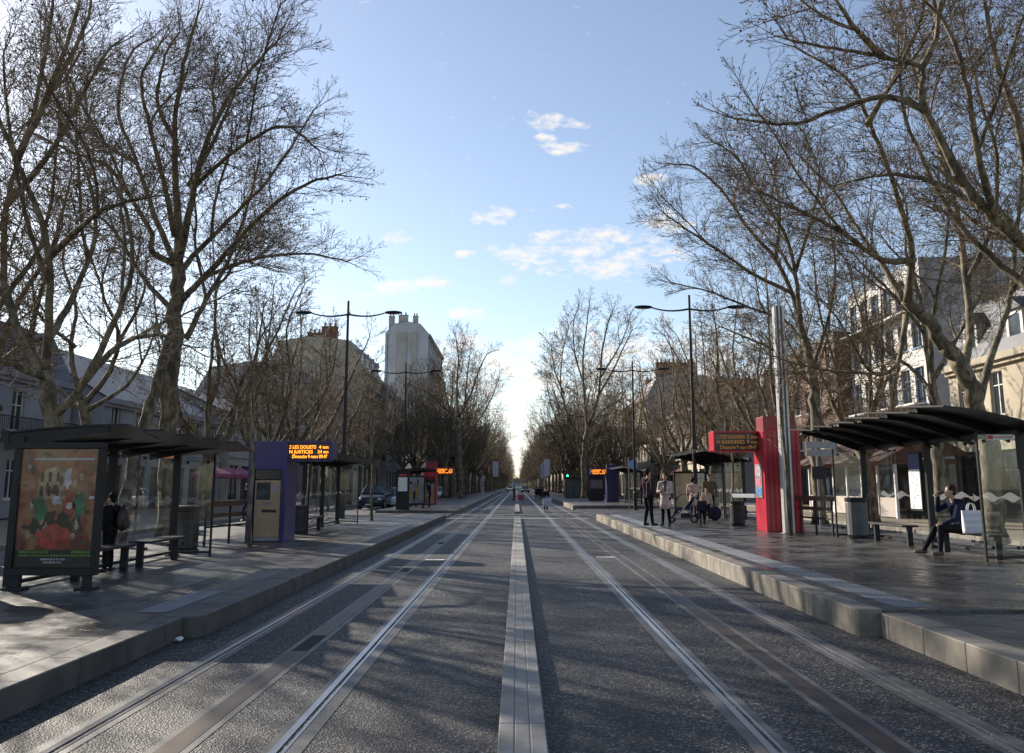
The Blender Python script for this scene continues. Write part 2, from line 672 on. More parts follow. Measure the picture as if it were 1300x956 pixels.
def poster_mat(name, cols, scale, seed):
    m = bpy.data.materials.new(name)
    m.use_nodes = True
    N, L = nt(m)
    b = N['Principled BSDF']
    b.inputs['Roughness'].default_value = 0.35
    tc = N.new('ShaderNodeTexCoord')
    no = N.new('ShaderNodeTexNoise')
    no.noise_dimensions = '4D'
    no.inputs['W'].default_value = seed
    no.inputs['Scale'].default_value = scale
    no.inputs['Detail'].default_value = 5
    no.inputs['Distortion'].default_value = 1.2
    L.new(tc.outputs['Object'], no.inputs['Vector'])
    rp = N.new('ShaderNodeValToRGB')
    e = rp.color_ramp.elements
    e[0].position, e[0].color = .30, (*cols[0], 1)
    e[1].position, e[1].color = .72, (*cols[-1], 1)
    for i, c in enumerate(cols[1:-1]):
        x = e.new(.30 + .42 * (i + 1) / (len(cols) - 1))
        x.color = (*c, 1)
    L.new(no.outputs['Fac'], rp.inputs['Fac'])
    L.new(rp.outputs['Color'], b.inputs['Base Color'])
    return m


def blob(b, cx, cz, rx, rz, y, mi, rnd, n=18, j=.18):
    pts = []
    for i in range(n):
        t = 2 * PI * i / n
        k = 1 + rnd.uniform(-j, j)
        pts.append((cx + rx * k * math.cos(t), y, cz + rz * k * math.sin(t)))
    b.quad(pts, mi)


def ad_panel(root, x0, x1, y, z0, z1, style, facing):
    """illuminated poster case across the end of the shelter; facing -1: towards -y"""
    t = .075
    b = MB()
    b.box(x0, x1, y - t, y + t, z0, z0 + .10)
    b.box(x0, x1, y - t, y + t, z1 - .09, z1)
    b.box(x0, x0 + .07, y - t, y + t, z0 + .1, z1 - .09)
    b.box(x1 - .07, x1, y - t, y + t, z0 + .1, z1 - .09)
    b.box(x0 + .07, x1 - .07, y - .02, y + .02, z0 + .1, z1 - .09)
    fr = b.build('poster_case', M_black, root, bevel=.006)
    rnd = random.Random(3)
    px0, px1, pz0, pz1 = x0 + .075, x1 - .075, z0 + .105, z1 - .095
    w, h = px1 - px0, pz1 - pz0
    yy = y + facing * .030
    b = MB()
    b.quad([(px0, yy, pz0), (px1, yy, pz0), (px1, yy, pz1), (px0, yy, pz1)], 0)
    st = facing * .002
    if style == 'warm':
        mats = [poster_mat('poster_warm', [(.03, .018, .016), (.14, .04, .025), (.34, .10, .045), (.34, .21, .10), (.12, .07, .05)], 2.6, 1.0),
                mat('poster_green', (.03, .17, .09), .4, var=.5, scale=7), mat('poster_cream_and_reflection', (.42, .32, .20), .4, var=.5, scale=6),
                mat('poster_redface', (.42, .06, .04), .4, var=.4, scale=9), mat('poster_black', (.02, .016, .014), .4, var=.3, scale=5),
                mat('poster_lime', (.16, .34, .03), .4, var=.3, scale=9), mat('poster_pale', (.55, .57, .62), .4, var=.25, scale=7)]
        blob(b, px0 + .5 * w, pz0 + .36 * h, .36 * w, .13 * h, yy + st, 4, rnd)
        blob(b, px0 + .48 * w, pz0 + .26 * h, .22 * w, .10 * h, yy + 2 * st, 3, rnd)
        blob(b, px0 + .28 * w, pz0 + .50 * h, .085 * w, .10 * h, yy + 2 * st, 1, rnd)
        blob(b, px0 + .80 * w, pz0 + .52 * h, .085 * w, .10 * h, yy + 2 * st, 1, rnd)
        blob(b, px0 + .22 * w, pz0 + .55 * h, .05 * w, .03 * h, yy + 3 * st, 1, rnd)
        blob(b, px0 + .66 * w, pz0 + .52 * h, .085 * w, .075 * h, yy + 2 * st, 3, rnd)
        blob(b, px0 + .66 * w, pz0 + .515 * h, .04 * w, .03 * h, yy + 3 * st, 6, rnd)
        blob(b, px0 + .62 * w, pz0 + .75 * h, .05 * w, .09 * h, yy + 2 * st, 6, rnd, j=.25)
        blob(b, px0 + .40 * w, pz0 + .70 * h, .20 * w, .15 * h, yy + st, 2, rnd, n=10, j=.15)  # cream facade: reflection of the building opposite, painted into the poster
        for i in range(70):
            cx_, cz_ = rnd.uniform(.05, .95), rnd.uniform(.2, .88)
            blob(b, px0 + cx_ * w, pz0 + cz_ * h, rnd.uniform(.012, .05) * w, rnd.uniform(.008, .05) * h, yy + st * (1.3 + .01 * i), rnd.choice([0, 2, 2, 3, 4, 4, 0, 1, 6]), rnd, n=9, j=.3)
        for i in range(3):  # dark windows of the painted facade reflection
            for k in range(2):
                b.quad([(px0 + w * (.26 + .105 * i), yy + 2 * st, pz0 + h * (.60 + .12 * k)), (px0 + w * (.30 + .105 * i), yy + 2 * st, pz0 + h * (.60 + .12 * k)),
                        (px0 + w * (.30 + .105 * i), yy + 2 * st, pz0 + h * (.68 + .12 * k)), (px0 + w * (.26 + .105 * i), yy + 2 * st, pz0 + h * (.68 + .12 * k))], 4)
        b.quad([(px0 + .16 * w, yy + st, pz0 + .905 * h), (px0 + .95 * w, yy + st, pz0 + .905 * h), (px0 + .95 * w, yy + st, pz0 + .922 * h), (px0 + .16 * w, yy + st, pz0 + .922 * h)], 6)
        b.quad([(px0, yy + st, pz0), (px1, yy + st, pz0), (px1, yy + st, pz0 + .145 * h), (px0, yy + st, pz0 + .145 * h)], 4)
        # rows of tiny illegible credit strokes
        for (zz, x_a, x_b, mi, hh) in ((.118, .06, .44, 5, .022), (.118, .74, .96, 5, .022), (.092, .06, .96, 5, .014), (.06, .34, .66, 6, .016), (.034, .38, .62, 6, .016)):
            x = x_a
            while x < x_b:
                ww = rnd.uniform(.012, .035)
                b.quad([(px0 + x * w, yy + 2 * st, pz0 + zz * h), (px0 + (x + ww) * w, yy + 2 * st, pz0 + zz * h), (px0 + (x + ww) * w, yy + 2 * st, pz0 + (zz + hh) * h), (px0 + x * w, yy + 2 * st, pz0 + (zz + hh) * h)], mi)
                x += ww + .01
    elif style == 'beige':
        mats = [poster_mat('poster_beige', [(.34, .27, .19), (.56, .43, .28), (.66, .52, .34), (.45, .37, .29)], 1.3, 5.0),
                mat('poster_white', (.78, .76, .72), .4, var=.15, scale=5), mat('poster_black', (.02, .016, .014), .4, var=.3, scale=5)]
        b.quad([(px0, yy + st, pz0), (px0 + .38 * w, yy + st, pz0), (px0 + .36 * w, yy + st, pz1), (px0, yy + st, pz1)], 1)
        blob(b, px0 + .22 * w, pz0 + .58 * h, .09 * w, .05 * h, yy + 2 * st, 2, rnd, j=.3)
        blob(b, px0 + .24 * w, pz0 + .36 * h, .11 * w, .06 * h, yy + 2 * st, 0, rnd, j=.3)
        b.quad([(px0 + .06 * w, yy + 2 * st, pz0 + .84 * h), (px0 + .33 * w, yy + 2 * st, pz0 + .84 * h), (px0 + .33 * w, yy + 2 * st, pz0 + .86 * h), (px0 + .06 * w, yy + 2 * st, pz0 + .86 * h)], 2)
    else:
        mats = [poster_mat('poster_blue', [(.10, .13, .20), (.28, .32, .42), (.42, .44, .50), (.30, .30, .34)], 1.2, 9.0),
                mat('poster_ochre', (.45, .26, .08), .4, var=.4, scale=5), mat('poster_black', (.02, .016, .014), .4, var=.3, scale=5)]
        blob(b, px0 + .30 * w, pz0 + .45 * h, .09 * w, .32 * h, yy + st, 1, rnd)
        blob(b, px0 + .30 * w, pz0 + .78 * h, .06 * w, .06 * h, yy + 2 * st, 2, rnd)
        blob(b, px0 + .68 * w, pz0 + .48 * h, .10 * w, .34 * h, yy + st, 1, rnd)
        blob(b, px0 + .68 * w, pz0 + .83 * h, .06 * w, .06 * h, yy + 2 * st, 2, rnd)
        blob(b, px0 + .5 * w, pz0 + .3 * h, .07 * w, .22 * h, yy + st, 2, rnd)
    po = b.build('poster', mats, fr)
    yg = y + facing * .06
    b = MB()
    b.quad([(px0, yg, pz0), (px1, yg, pz0), (px1, yg, pz1), (px0, yg, pz1)])
    b.build('poster_glass', M_pglass, fr)
    for xx in (x0 + .12, x1 - .12):
        b = MB()
        b.box(xx - .05, xx + .05, y - .05, y + .05, .02, z0)
        b.box(xx - .13, xx + .13, y - .11, y + .11, 0.0, .045)
        b.build('foot', M_black, root, bevel=.005)


def shelter(loc, rz, label, L_, bays, back_z=2.27, front_z=2.27, depth=1.55, ad=None, ad_x1=1.25, near_glass=True, timetable=None, side=.68, nv=6, over=.45, sticker=False, floor_z=.0):
    """local frame: y along the platform from the near/ad end, +x towards the track"""
    t = empty('tram_shelter', loc, label, 'shelter', rz, group='tram stop shelters')
    ys = [L_ * i / bays for i in range(bays + 1)]
    for y in ys:
        b = MB()
        b.box(-.055, .075, y - .045, y + .045, .0, back_z - .02)
        b.box(-.10, .13, y - .10, y + .10, .0, .03)
        b.build('post', M_black, t, bevel=.006)
    # back glass, one pane per half bay
    for i in range(bays):
        for h in range(2):
            y0 = ys[i] + (ys[i + 1] - ys[i]) * h / 2 + (.05 if h == 0 else .012)
            y1 = ys[i] + (ys[i + 1] - ys[i]) * (h + 1) / 2 - (.05 if h == 1 else .012)
            b = MB()
            b.quad([(.0, y0, .16), (.0, y1, .16), (.0, y1, back_z - .10), (.0, y0, back_z - .10)])
            g = b.build('back_glass', M_glass, t)
            # frosted wavy band printed on the pane
            b = MB()
            n = 16
            lo, hi = [], []
            for k in range(n + 1):
                u = k / n
                yy = y0 + (y1 - y0) * u
                lo.append((.004, yy, 1.02 + .10 * abs(math.sin((u * 2 + i + h * .5) * PI * 1.3))))
                hi.append((.004, yy, 1.13 + .10 * math.sin((u * 1.4 + h * .6 + i) * PI * 1.7) ** 2))
            for k in range(n):
                b.quad([lo[k], lo[k + 1], hi[k + 1], hi[k]])
            b.build('frosted_band', M_frost, g)
            for zz in (.24, back_z - .2):
                for yy in (y0 + .14, y1 - .14):
                    b = MB()
                    b.tube([(-.012, yy - .035, zz), (.014, yy - .035, zz)], .024, 8)
                    b.tube([(-.012, yy + .035, zz), (.014, yy + .035, zz)], .024, 8)
                    b.box(-.01, .012, yy - .035, yy + .035, zz - .012, zz + .012)
                    b.build('clamp', M_black, g)
    b = MB()
    b.box(-.03, .05, .05, L_ - .05, .06, .11)
    b.box(-.03, .05, .05, L_ - .05, back_z - .10, back_z - .03)
    b.build('back_rail', M_black, t)
    # end panels
    ends = [(L_, 1)]
    if near_glass:
        ends.append((0, -1))
    for y, s in ends:
        b = MB()
        b.quad([(.09, y, .12), (.09 + side, y, .12), (.09 + side, y, back_z - .12), (.09, y, back_z - .12)])
        g = b.build('end_glass', M_glass, t)
        for zz in (.25, back_z - .24):
            for xx in (.22, .09 + side - .12):
                b = MB()
                b.tube([(xx, y - .015, zz), (xx, y + .015, zz)], .032, 10)
                b.build('clamp', M_black, g)
        b = MB()
        n = 12
        for k in range(n):
            u0, u1 = k / n, (k + 1) / n
            f0, f1 = (lambda u: 1.0 + .09 * abs(math.sin(u * PI * 1.5))), (lambda u: 1.11 + .08 * math.sin(u * PI * 1.4) ** 2)
            b.quad([(.09 + side * u0, y - .004, f0(u0)), (.09 + side * u1, y - .004, f0(u1)), (.09 + side * u1, y - .004, f1(u1)), (.09 + side * u0, y - .004, f1(u0))])
        b.build('frosted_band', M_frost, g)
        if sticker and s == 1:
            b = MB()
            b.quad([(.12, y + .006, back_z - .22), (.62, y + .006, back_z - .22), (.62, y + .006, back_z - .12), (.12, y + .006, back_z - .12)], 0)
            b.quad([(.50, y + .008, back_z - .205), (.60, y + .008, back_z - .205), (.60, y + .008, back_z - .135), (.50, y + .008, back_z - .135)], 1)
            for k in range(9):
                xx = .15 + .037 * k
                b.quad([(xx, y + .008, back_z - .185), (xx + .026, y + .008, back_z - .185), (xx + .026, y + .008, back_z - .16), (xx, y + .008, back_z - .16)], 1)
            b.build('sticker', [M_white, M_redpaint], g)
        b = MB()
        b.box(.09 + side, .09 + side + .035, y - .025, y + .025, .0, back_z - .08)
        b.box(.09, .09 + side, y - .02, y + .02, .06, .10)
        b.build('end_frame', M_black, t)
    # roof: overlapping tapered blades on cantilever arms
    y0, y1 = (-.35 if rz else -.05), L_ + over
    st = (y1 - y0) / nv
    for k in range(nv):
        ya, yb = y0 + st * k, y0 + st * (k + 1) + .16
        n = 6
        b = MB()
        top, bot = [], []
        for i in range(n + 1):
            u = i / n
            x = -.22 + (depth + .22) * u
            z = back_z + (front_z - back_z) * (1 - (1 - u) ** 1.6) + .09 * math.sin(u * PI * .55)
            th = .20 * (1 - u) ** .8 + .022
            top.append((x, z)); bot.append((x, z - th))
        tipcut = .14
        m = 3
        # blade as a thin tilted sheet: near edge high, far edge tucked 12 cm lower under the next blade
        rows = []
        for j in range(m + 1):
            v = j / m
            dz = .045 - .12 * v
            row_t, row_b = [], []
            for i in range(n + 1):
                x, z = top[i]
                xx = x - (tipcut * v if i == n else 0)
                row_t.append((xx, ya + (yb - ya) * v, z + dz))
                row_b.append((xx, ya + (yb - ya) * v, z + dz - .028))
            rows.append((row_t, row_b))
        for j in range(m):
            for i in range(n):
                b.quad([rows[j][0][i], rows[j][0][i + 1], rows[j + 1][0][i + 1], rows[j + 1][0][i]])
                b.quad([rows[j][1][i], rows[j + 1][1][i], rows[j + 1][1][i + 1], rows[j][1][i + 1]])
        for i in range(n):
            b.quad([rows[0][0][i], rows[0][1][i], rows[0][1][i + 1], rows[0][0][i + 1]])
            b.quad([rows[m][0][i], rows[m][0][i + 1], rows[m][1][i + 1], rows[m][1][i]])
        for j in range(m):
            b.quad([rows[j][0][n], rows[j][1][n], rows[j + 1][1][n], rows[j + 1][0][n]])
            b.quad([rows[j][0][0], rows[j + 1][0][0], rows[j + 1][1][0], rows[j][1][0]])
        b.build('roof_blade', M_roof, t)
        # arm
        b = MB()
        pts = [(x, z + .006) for x, z in top[:-1]] + [(x, z) for x, z in reversed(bot[:-1])]
        b.prism(pts, ya + .03, ya + .07, 'y')
        b.build('roof_arm', M_black, t)
    b = MB()
    b.prism([(-.30, back_z - .10), (-.16, back_z - .10), (-.16, back_z + .06), (-.26, back_z + .09)], y0 + .02, y1 - .1, 'y')
    b.build('roof_beam', M_black, t)
    if ad:
        ad_panel(t, .03, ad_x1, -.06, .20, 2.03, ad, -1 if abs(rz) < 1 else 1)
    if timetable is not None:
        y0_, y1_ = timetable
        b = MB()
        b.box(.03, .10, y0_, y1_, .78, 2.12)
        f = b.build('timetable_case', M_black, t, bevel=.005)
        b = MB()
        b.quad([(.104, y0_ + .04, .83), (.104, y1_ - .04, .83), (.104, y1_ - .04, 1.72), (.104, y0_ + .04, 1.72)], 0)
        b.quad([(.104, y0_ + .04, 1.72), (.104, y1_ - .04, 1.72), (.104, y1_ - .04, 2.07), (.104, y0_ + .04, 2.07)], 1)
        rnd = random.Random(8)
        for k in range(16):
            yy = rnd.uniform(y0_ + .07, y1_ - .2)
            zz = .87 + .05 * k
            b.quad([(.106, yy, zz), (.106, yy + rnd.uniform(.05, .14), zz), (.106, yy + .1, zz + .018), (.106, yy, zz + .018)], rnd.choice([1, 2, 3]))
        b.build('timetable', [M_paper, M_blue, M_redpaint, M_grey], f)
    return t


def bench(loc, rz, L_, label):
    t = empty('shelter_bench', loc, label, 'bench', rz, group='benches in the shelters')
    b = MB()
    b.box(-.19, .19, 0, L_, .41, .455)
    b.build('seat', M_black2, t, bevel=.008)
    for y in (.06, L_ - .06):
        b = MB()
        b.box(-.06, .06, y - .035, y + .035, .0, .41)
        b.build('leg', M_black2, t, bevel=.005)
    return t


def kiosk(loc, rz, label, colr, W, D, H, arm, arm_z0, rows, bright, tower=0, machine=None, face=-1):
    """portal-shaped ticket point: body, header arm towards the track with a departure display"""
    m, md = (M_red, M_reddk) if colr == 'red' else (M_purple, M_purpledk)
    t = empty('ticket_kiosk', loc, label, 'ticket kiosk', rz, group='ticket kiosks on the platforms')
    b = MB()
    if machine == 'front' and face == -1:
        b.box(0, .16, 0, D, 0, H, 0)
        b.box(W - .12, W, 0, D, 0, H, 0)
        b.box(.16, W - .12, 0, D, arm_z0 - .22, H - .001, 0)
        b.box(.16, W - .12, .18, D, .0, arm_z0 - .22, 1)
    else:
        b.box(0, W, 0, D, 0, H, 0)
        k = 0
        x = .06
        while x < W - .05:                 # pleated front in two reds
            for yy in ((D, D + .02), (-.02, 0)):
                b.box(x, x + .07, yy[0], yy[1], 0.02, H - .02, 1)
            x += .14
    b.build('body', [m, md], t, bevel=.012)
    b = MB()
    y0, y1 = .0, D * .62
    xa, xb = W, W + arm
    fr = .055
    b.box(xa, xb, y0, y1, H - fr, H, 0)
    b.box(xa, xb, y0 + .05, y1 - .05, arm_z0, arm_z0 + fr * .8, 0)
    b.box(xb - fr, xb, y0, y1, arm_z0, H - fr, 0)
    b.box(xa, xb - fr, y0 + .08, y1 - .08, arm_z0 + fr * .8, H - fr, 1)
    hd = b.build('header_arm', [m, M_screen], t, bevel=.008)
    sy = (y0 + .072) if face == -1 else (y1 - .072)
    b = MB()
    b.box(xa - .10, xb - fr - .02, min(sy, sy + face * -.01), max(sy, sy + face * -.01), arm_z0 + fr, H - fr - .03)
    sc = b.build('display', M_screen, hd)
    hh = (H - fr - .03) - (arm_z0 + fr)
    lm = M_led if bright else M_leddim
    x_l, x_r = xa + .03, xb - fr - .05
    if face == 1:
        rot = (R(90), 0, PI)
    else:
        rot = (R(90), 0, 0)
    size = hh / 3.35 * 1.12
    for i, (lft, rgt) in enumerate(rows if len(rows) else []):
        z = arm_z0 + fr + hh * (1 - (i + .88) / 3.05)
        ty = sy + face * .012
        if lft:
            to = text_mesh(lft, size, 'departure_text', lm, sc, ((x_l if face == -1 else x_r), ty, z), rot, 'LEFT', .003)
            wd = max(v.co.x for v in to.data.vertices)
            to.scale.x = min(1.0, (x_r - x_l) * (.68 if rgt else .97) / wd)
        if rgt:
            to = text_mesh(rgt, size, 'departure_text', lm, sc, ((x_r if face == -1 else x_l), ty, z), rot, 'RIGHT', .003)
            wd = -min(v.co.x for v in to.data.vertices)
            to.scale.x = min(1.0, (x_r - x_l) * .27 / wd)
    if tower:
        b = MB()
        b.box(.15, W - .02, D * .3, D, H, H + tower)
        b.build('tower_block', md, t, bevel=.012)
    if machine == 'front':
        yf = .16 if face == -1 else D - .0
        s = face
        mh = 1.56
        x0, x1 = .185, W - .145

        def ybox(b, xa, xb, d0, d1, za, zb, mi=0):
            ya, yb = yf + s * d0, yf + s * d1
            b.box(xa, xb, min(ya, yb), max(ya, yb), za, zb, mi)
        b = MB()
        ybox(b, x0, x1, 0, .10, .12, mh)
        mc = b.build('ticket_machine', M_beige, t, bevel=.01)
        b = MB()
        ybox(b, x0, x1, 0, .11, mh + .02, mh + .30)
        b.build('machine_canopy', M_screen, t, bevel=.008)
        b = MB(); ybox(b, x0, x1, 0, .085, .02, .115); b.build('plinth', M_grey, t)
        ww = x1 - x0
        b = MB(); ybox(b, x0 + .07 * ww, x0 + .60 * ww, .1, .112, 1.06, 1.50); b.build('screen', mat('touch_screen', (.02, .028, .036), .3, var=.7, scale=7, spec=.3), mc)
        b = MB(); ybox(b, x0 + .68 * ww, x0 + .92 * ww, .1, .112, 1.27, 1.42); ybox(b, x0 + .72 * ww, x0 + .9 * ww, .1, .115, 1.13, 1.17); b.build('keypad', M_grey, mc)
        b = MB(); ybox(b, x0 + .36 * ww, x0 + .52 * ww, .1, .118, .92, 1.0); ybox(b, x0 + .58 * ww, x0 + .63 * ww, .1, .13, .94, 1.02); b.build('card_slot', M_grey, mc)
        b = MB(); ybox(b, x0 + .30 * ww, x0 + .85 * ww, .1, .108, .74, .81); b.build('ticket_tray', M_dark, mc)
    if machine == 'side':
        b = MB()
        b.box(W, W + .035, .18, D - .22, .98, 1.98)
        mc = b.build('validator_panel', M_grey, t, bevel=.006)
        b = MB(); b.box(W + .035, W + .045, .26, D - .3, 1.62, 1.9); b.build('screen', mat('pale_screen', (.45, .38, .42), .2, var=.3, scale=6), mc)
        b = MB(); b.box(W + .035, W + .045, .26, D - .3, 1.34, 1.56); b.build('notice', mat('pink_notice', (.50, .16, .22), .4, var=.3, scale=7), mc)
        b = MB(); b.box(W + .035, W + .045, .26, D - .3, 1.06, 1.28); b.build('notice', mat('blue_notice', (.08, .22, .45), .4, var=.4, scale=7), mc)
    return t


ROWS = [('2 LES DOUETS', '4 mn'), ('N JUSTICES', '54 mn'), ('   Dimanche 9 mars 09:47', None)]
# left platform
shelter((-7.08, 12.4, ZL), 0, 'near left tram shelter with the dark colourful poster case at its end', 5.8, 2, ad='warm', near_glass=False, nv=5, over=.35, back_z=2.14, front_z=2.16)
kiosk((-6.95, 22.6, ZL), 0, 'purple ticket kiosk with beige ticket machine and lit orange departure board', 'purple', 1.0, 1.1, 2.56, 1.16, 2.05, ROWS, True, machine='front', face=-1)
shelter((-6.85, 25.6, ZL), 0, 'left shelter directly behind the purple ticket kiosk with the beige machine', 8.0, 3, near_glass=True, nv=6, over=.5)
bench((-6.65, 13.35, ZL), 0, 1.75, 'dark bench behind the dark poster case, nearest the child in black')
bench((-6.65, 15.6, ZL), 0, 1.7, 'dark bench behind glass in the near left shelter')
bench((-6.45, 26.6, ZL), 0, 2.2, 'dark bench in the shelter behind the purple kiosk')
# right platform (turned half round)
shelter((9.25, 23.4, ZR), PI, 'near right tram shelter where the man sits drinking', 7.35, 2, back_z=2.40, front_z=2.74, depth=1.85, side=.70, nv=6, over=.55, timetable=(2.85, 3.48), sticker=True)
bench((8.98, 22.2, ZR), PI, 1.95, 'empty dark bench below the timetable in the near right shelter')
bench((8.92, 18.55, ZR), PI, 2.1, 'dark bench the seated man and white bag rest on')
kiosk((8.42, 27.1, ZR), PI, 'bright red ticket kiosk with a dim departure board, beside the tall column', 'red', 1.08, 1.1, 2.98, 1.38, 2.36,
      [('2 LYCEE VAUCANSON', '2 mn'), ('N BARRIERES', '9 mn'), ('   Dimanche 9 mars 09:47', None)], False, tower=.42, machine='side', face=1)
shelter((9.3, 43, ZR), PI, 'right shelter with the beige poster, behind the waiting family', 7.0, 2, back_z=2.40, front_z=2.72, depth=1.9, ad='beige', ad_x1=1.62, near_glass=False, nv=5, over=.4)
bench((8.85, 39.5, ZR), PI, 2.0, 'dark bench in the shelter behind the waiting family')
# second stop, left: red kiosk
kiosk((-7.05, 66, ZL), 0, 'far red ticket kiosk on the left platform with small orange board', 'red', 1.0, 1.1, 2.75, 1.3, 2.25, ROWS, True, tower=.45, machine='front', face=-1)
shelter((-7.2, 56, ZL), 0, 'far left shelter with pale blue poster before the red kiosk', 7.0, 2, ad='blue', ad_x1=1.35, near_glass=False, nv=5, over=.4, back_z=2.4, front_z=2.4)
# second stop, right: purple kiosk
kiosk((8.35, 73.4, ZR), PI, 'far purple ticket kiosk on the right platform with orange board', 'purple', .95, 1.1, 2.75, 1.3, 2.2, ROWS, True, tower=.3, machine=None, face=1)
shelter((9.0, 71, ZR), PI, 'far right shelter in front of the far purple kiosk', 7.4, 2, back_z=2.4, front_z=2.6, near_glass=True, nv=5, over=.4)


def totem(loc, rz, label, W, H, style):
    t = empty('information_totem', loc, label, 'information board', rz)
    b = MB()
    b.box(-W / 2, W / 2, -.09, .09, 0, H)
    b.box(-W / 2 - .02, W / 2 + .02, -.11, .11, H, H + .12)
    bd = b.build('case', M_black, t, bevel=.01)
    b = MB()
    b.box(-W / 2 + .12, W / 2 - .12, -.10, -.09, H * .48, H * .84)
    b.build('map_sheet', M_paper if style == 'map' else poster_mat('poster_grey', [(.05, .05, .055), (.14, .13, .12), (.10, .085, .075)], 1.6, 4.), bd)
    if style == 'map':
        b = MB()
        b.box(-W / 2 + .18, W / 2 - .18, -.10, -.09, H * .88, H * .92)
        b.build('red_title', M_redpaint, bd)
    return t


totem((-6.75, 50.5 + 1.5, ZL), 0, 'black information totem with pale map and small red title', .78, 2.25, 'map')
t_ = totem((7.15, 79, ZR), 0, 'wide dark notice case under the far orange board on the right', 1.35, 2.2, 'poster')


# column of vertical stripes
def column():
    t = empty('striped_column', (7.76, 25.3, ZR), 'tall slender square column with vertical pale and dark stripes', 'column', R(-3))
    H, w = 6.6, .13
    b = MB()
    b.box(-w, w, -w, w, 0, H)
    b.build('shaft', mat('column_grey', (.23, .23, .245), .45, metal=.2, var=.15, scale=1.2, stretch=(1, 1, .2)), t, bevel=.006)
    mw, md = mat('stripe_white', (.68, .67, .66), .4, var=.08, scale=1.5), mat('stripe_dark', (.07, .06, .065), .4, var=.2, scale=1.5)
    n = 5
    for s in (-1, 1):
        b = MB()
        for k in range(n):
            u0 = -w + 2 * w * k / n
            u1 = u0 + 2 * w / n
            mi = k % 2
            b.box(u0 + .004, u1 - .004, s * w if s > 0 else -w - .012, (s * w + .012) if s > 0 else -w, .02, H - .003, mi)
            b.box(s * w if s > 0 else -w - .012, (s * w + .012) if s > 0 else -w, u0 + .004, u1 - .004, .02, H - .003, mi)
        b.build('stripe_face', [mw, md], t)
    b = MB()
    b.box(-w - .06, w + .06, -w - .06, w + .06, 0, .018)
    b.build('base_plate', M_grey, t)


column()


# street lamps
def lamp(loc, label, H=10.0):
    t = empty('street_lamp', loc, label, 'street lamp', 0, group='double-armed street lamps along the avenue')
    b = MB()
    b.tube([(0, 0, 0), (0, 0, 1.1), (0, 0, 1.15), (0, 0, H)], [.13, .13, .095, .05], 12)
    b.tube([(0, 0, 0), (0, 0, .03)], [.2, .2], 12)
    b.build('pole', M_black2, t, smooth=False)
    for s in (-1, 1):
        b = MB()
        pts = []
        for i in range(8):
            u = i / 7
            pts.append((s * 1.75 * u, 0, H - .62 - .16 * math.sin(PI * u * .7) + .22 * u * u))
        b.tube(pts, [.045, .043, .04, .038, .036, .034, .032, .03], 8)
        b.build('arm', M_black2, t)
        b = MB()
        e = pts[-1]
        b.ellipsoid((e[0] + s * .28, 0, e[2] - .01), (.42, .15, .085), 0, 14, 8)
        hd = b.build('lamp_head', M_black, t, smooth=True)
        b = MB()
        b.ellipsoid((e[0] + s * .33, 0, e[2] - .062), (.27, .10, .04), 0, 12, 6)
        b.build('lens', mat('lamp_lens', (.5, .5, .48), .25), hd, smooth=True)
    return t


l0 = lamp((7.62, 37.5, ZR), 'double-armed lamp rising behind the right shelter and red kiosk', 9.65)
dup(l0, (-7.6, 38.3, ZL), 0, 'double-armed lamp behind the shelter beside the purple ticket kiosk')
dup(l0, (7.6, 56.5, 0.07), 0, 'double-armed lamp standing at the crossing just beyond the waiting family')
dup(l0, (-7.55, 58.5, ZL), 0, 'double-armed lamp in front of the tall pale chimney building')
dup(l0, (7.7, 95, .13), 0, 'double-armed lamp farthest away on the right-hand platform side')
dup(l0, (-7.6, 100, .13), 0, 'double-armed lamp farthest away on the left, by the tall far plane')


def rail_fence(p, q, label, top_m):
    p, q = Vector(p), Vector(q)
    d = q - p
    t = empty('leaning_rail', p, label, 'leaning rail', math.atan2(d.y, d.x))
    L_ = d.length
    b = MB()
    b.box(-.02, L_ + .02, -.10, .10, .93, 1.06)
    b.build('top_board', top_m, t, bevel=.008)
    n = max(2, int(L_ / .75) + 1)
    for i in range(n):
        x = L_ * i / (n - 1)
        b = MB(); b.box(x - .022, x + .022, -.022, .022, 0, .93); b.build('post', M_black2, t)
    for z in (.42, .66):
        b = MB(); b.box(0, L_, -.012, .012, z, z + (.05 if z < .5 else .10)); b.build('rail', M_black2 if z < .5 else top_m, t)
    return t


a, b_ = G(259, 694, ZL), G(318, 686.5, ZL)
rail_fence((a.x, a.y, ZL), (b_.x, b_.y, ZL), 'dark leaning rail between the near left shelter and purple kiosk', M_wood)
a, b_ = G(1019, 676, ZR), G(1058, 681, ZR)
rail_fence((a.x, a.y + .1, ZR), (b_.x, b_.y, ZR), 'dark leaning rail between the red kiosk and near right shelter', M_wood)
a, b_ = G(944, 668, ZR), G(957, 669.5, ZR)
rail_fence((a.x, a.y + 1.2, ZR), (b_.x + .45, b_.y + 1.2, ZR), 'short leaning rail just behind the red kiosk', M_white)
a, b_ = G(806, 642, .07), G(818, 642.5, .07)
rail_fence((a.x, a.y, .07), (b_.x + 1, b_.y, .07), 'far leaning rail beside the second lamp on the right', M_wood)


def bin_(loc, label, m, H=.92, r=.22):
    t = empty('litter_bin', loc, label, 'litter bin', 0, group='litter bins by the shelters')
    b = MB()
    b.lathe([(r * .9, .06), (r, .1), (r, H - .14), (r * .96, H - .12)], sides=18)
    b.build('drum', m, t, smooth=False, bevel=.004)
    b = MB()
    b.lathe([(r * 1.04, H - .115), (r * 1.06, H - .02), (r * .75, H)], sides=18)
    b.build('lid', M_black, t)
    b = MB()
    b.lathe([(r * 1.1, 0), (r * 1.1, .06)], sides=18)
    b.build('base', M_black, t)
    return t


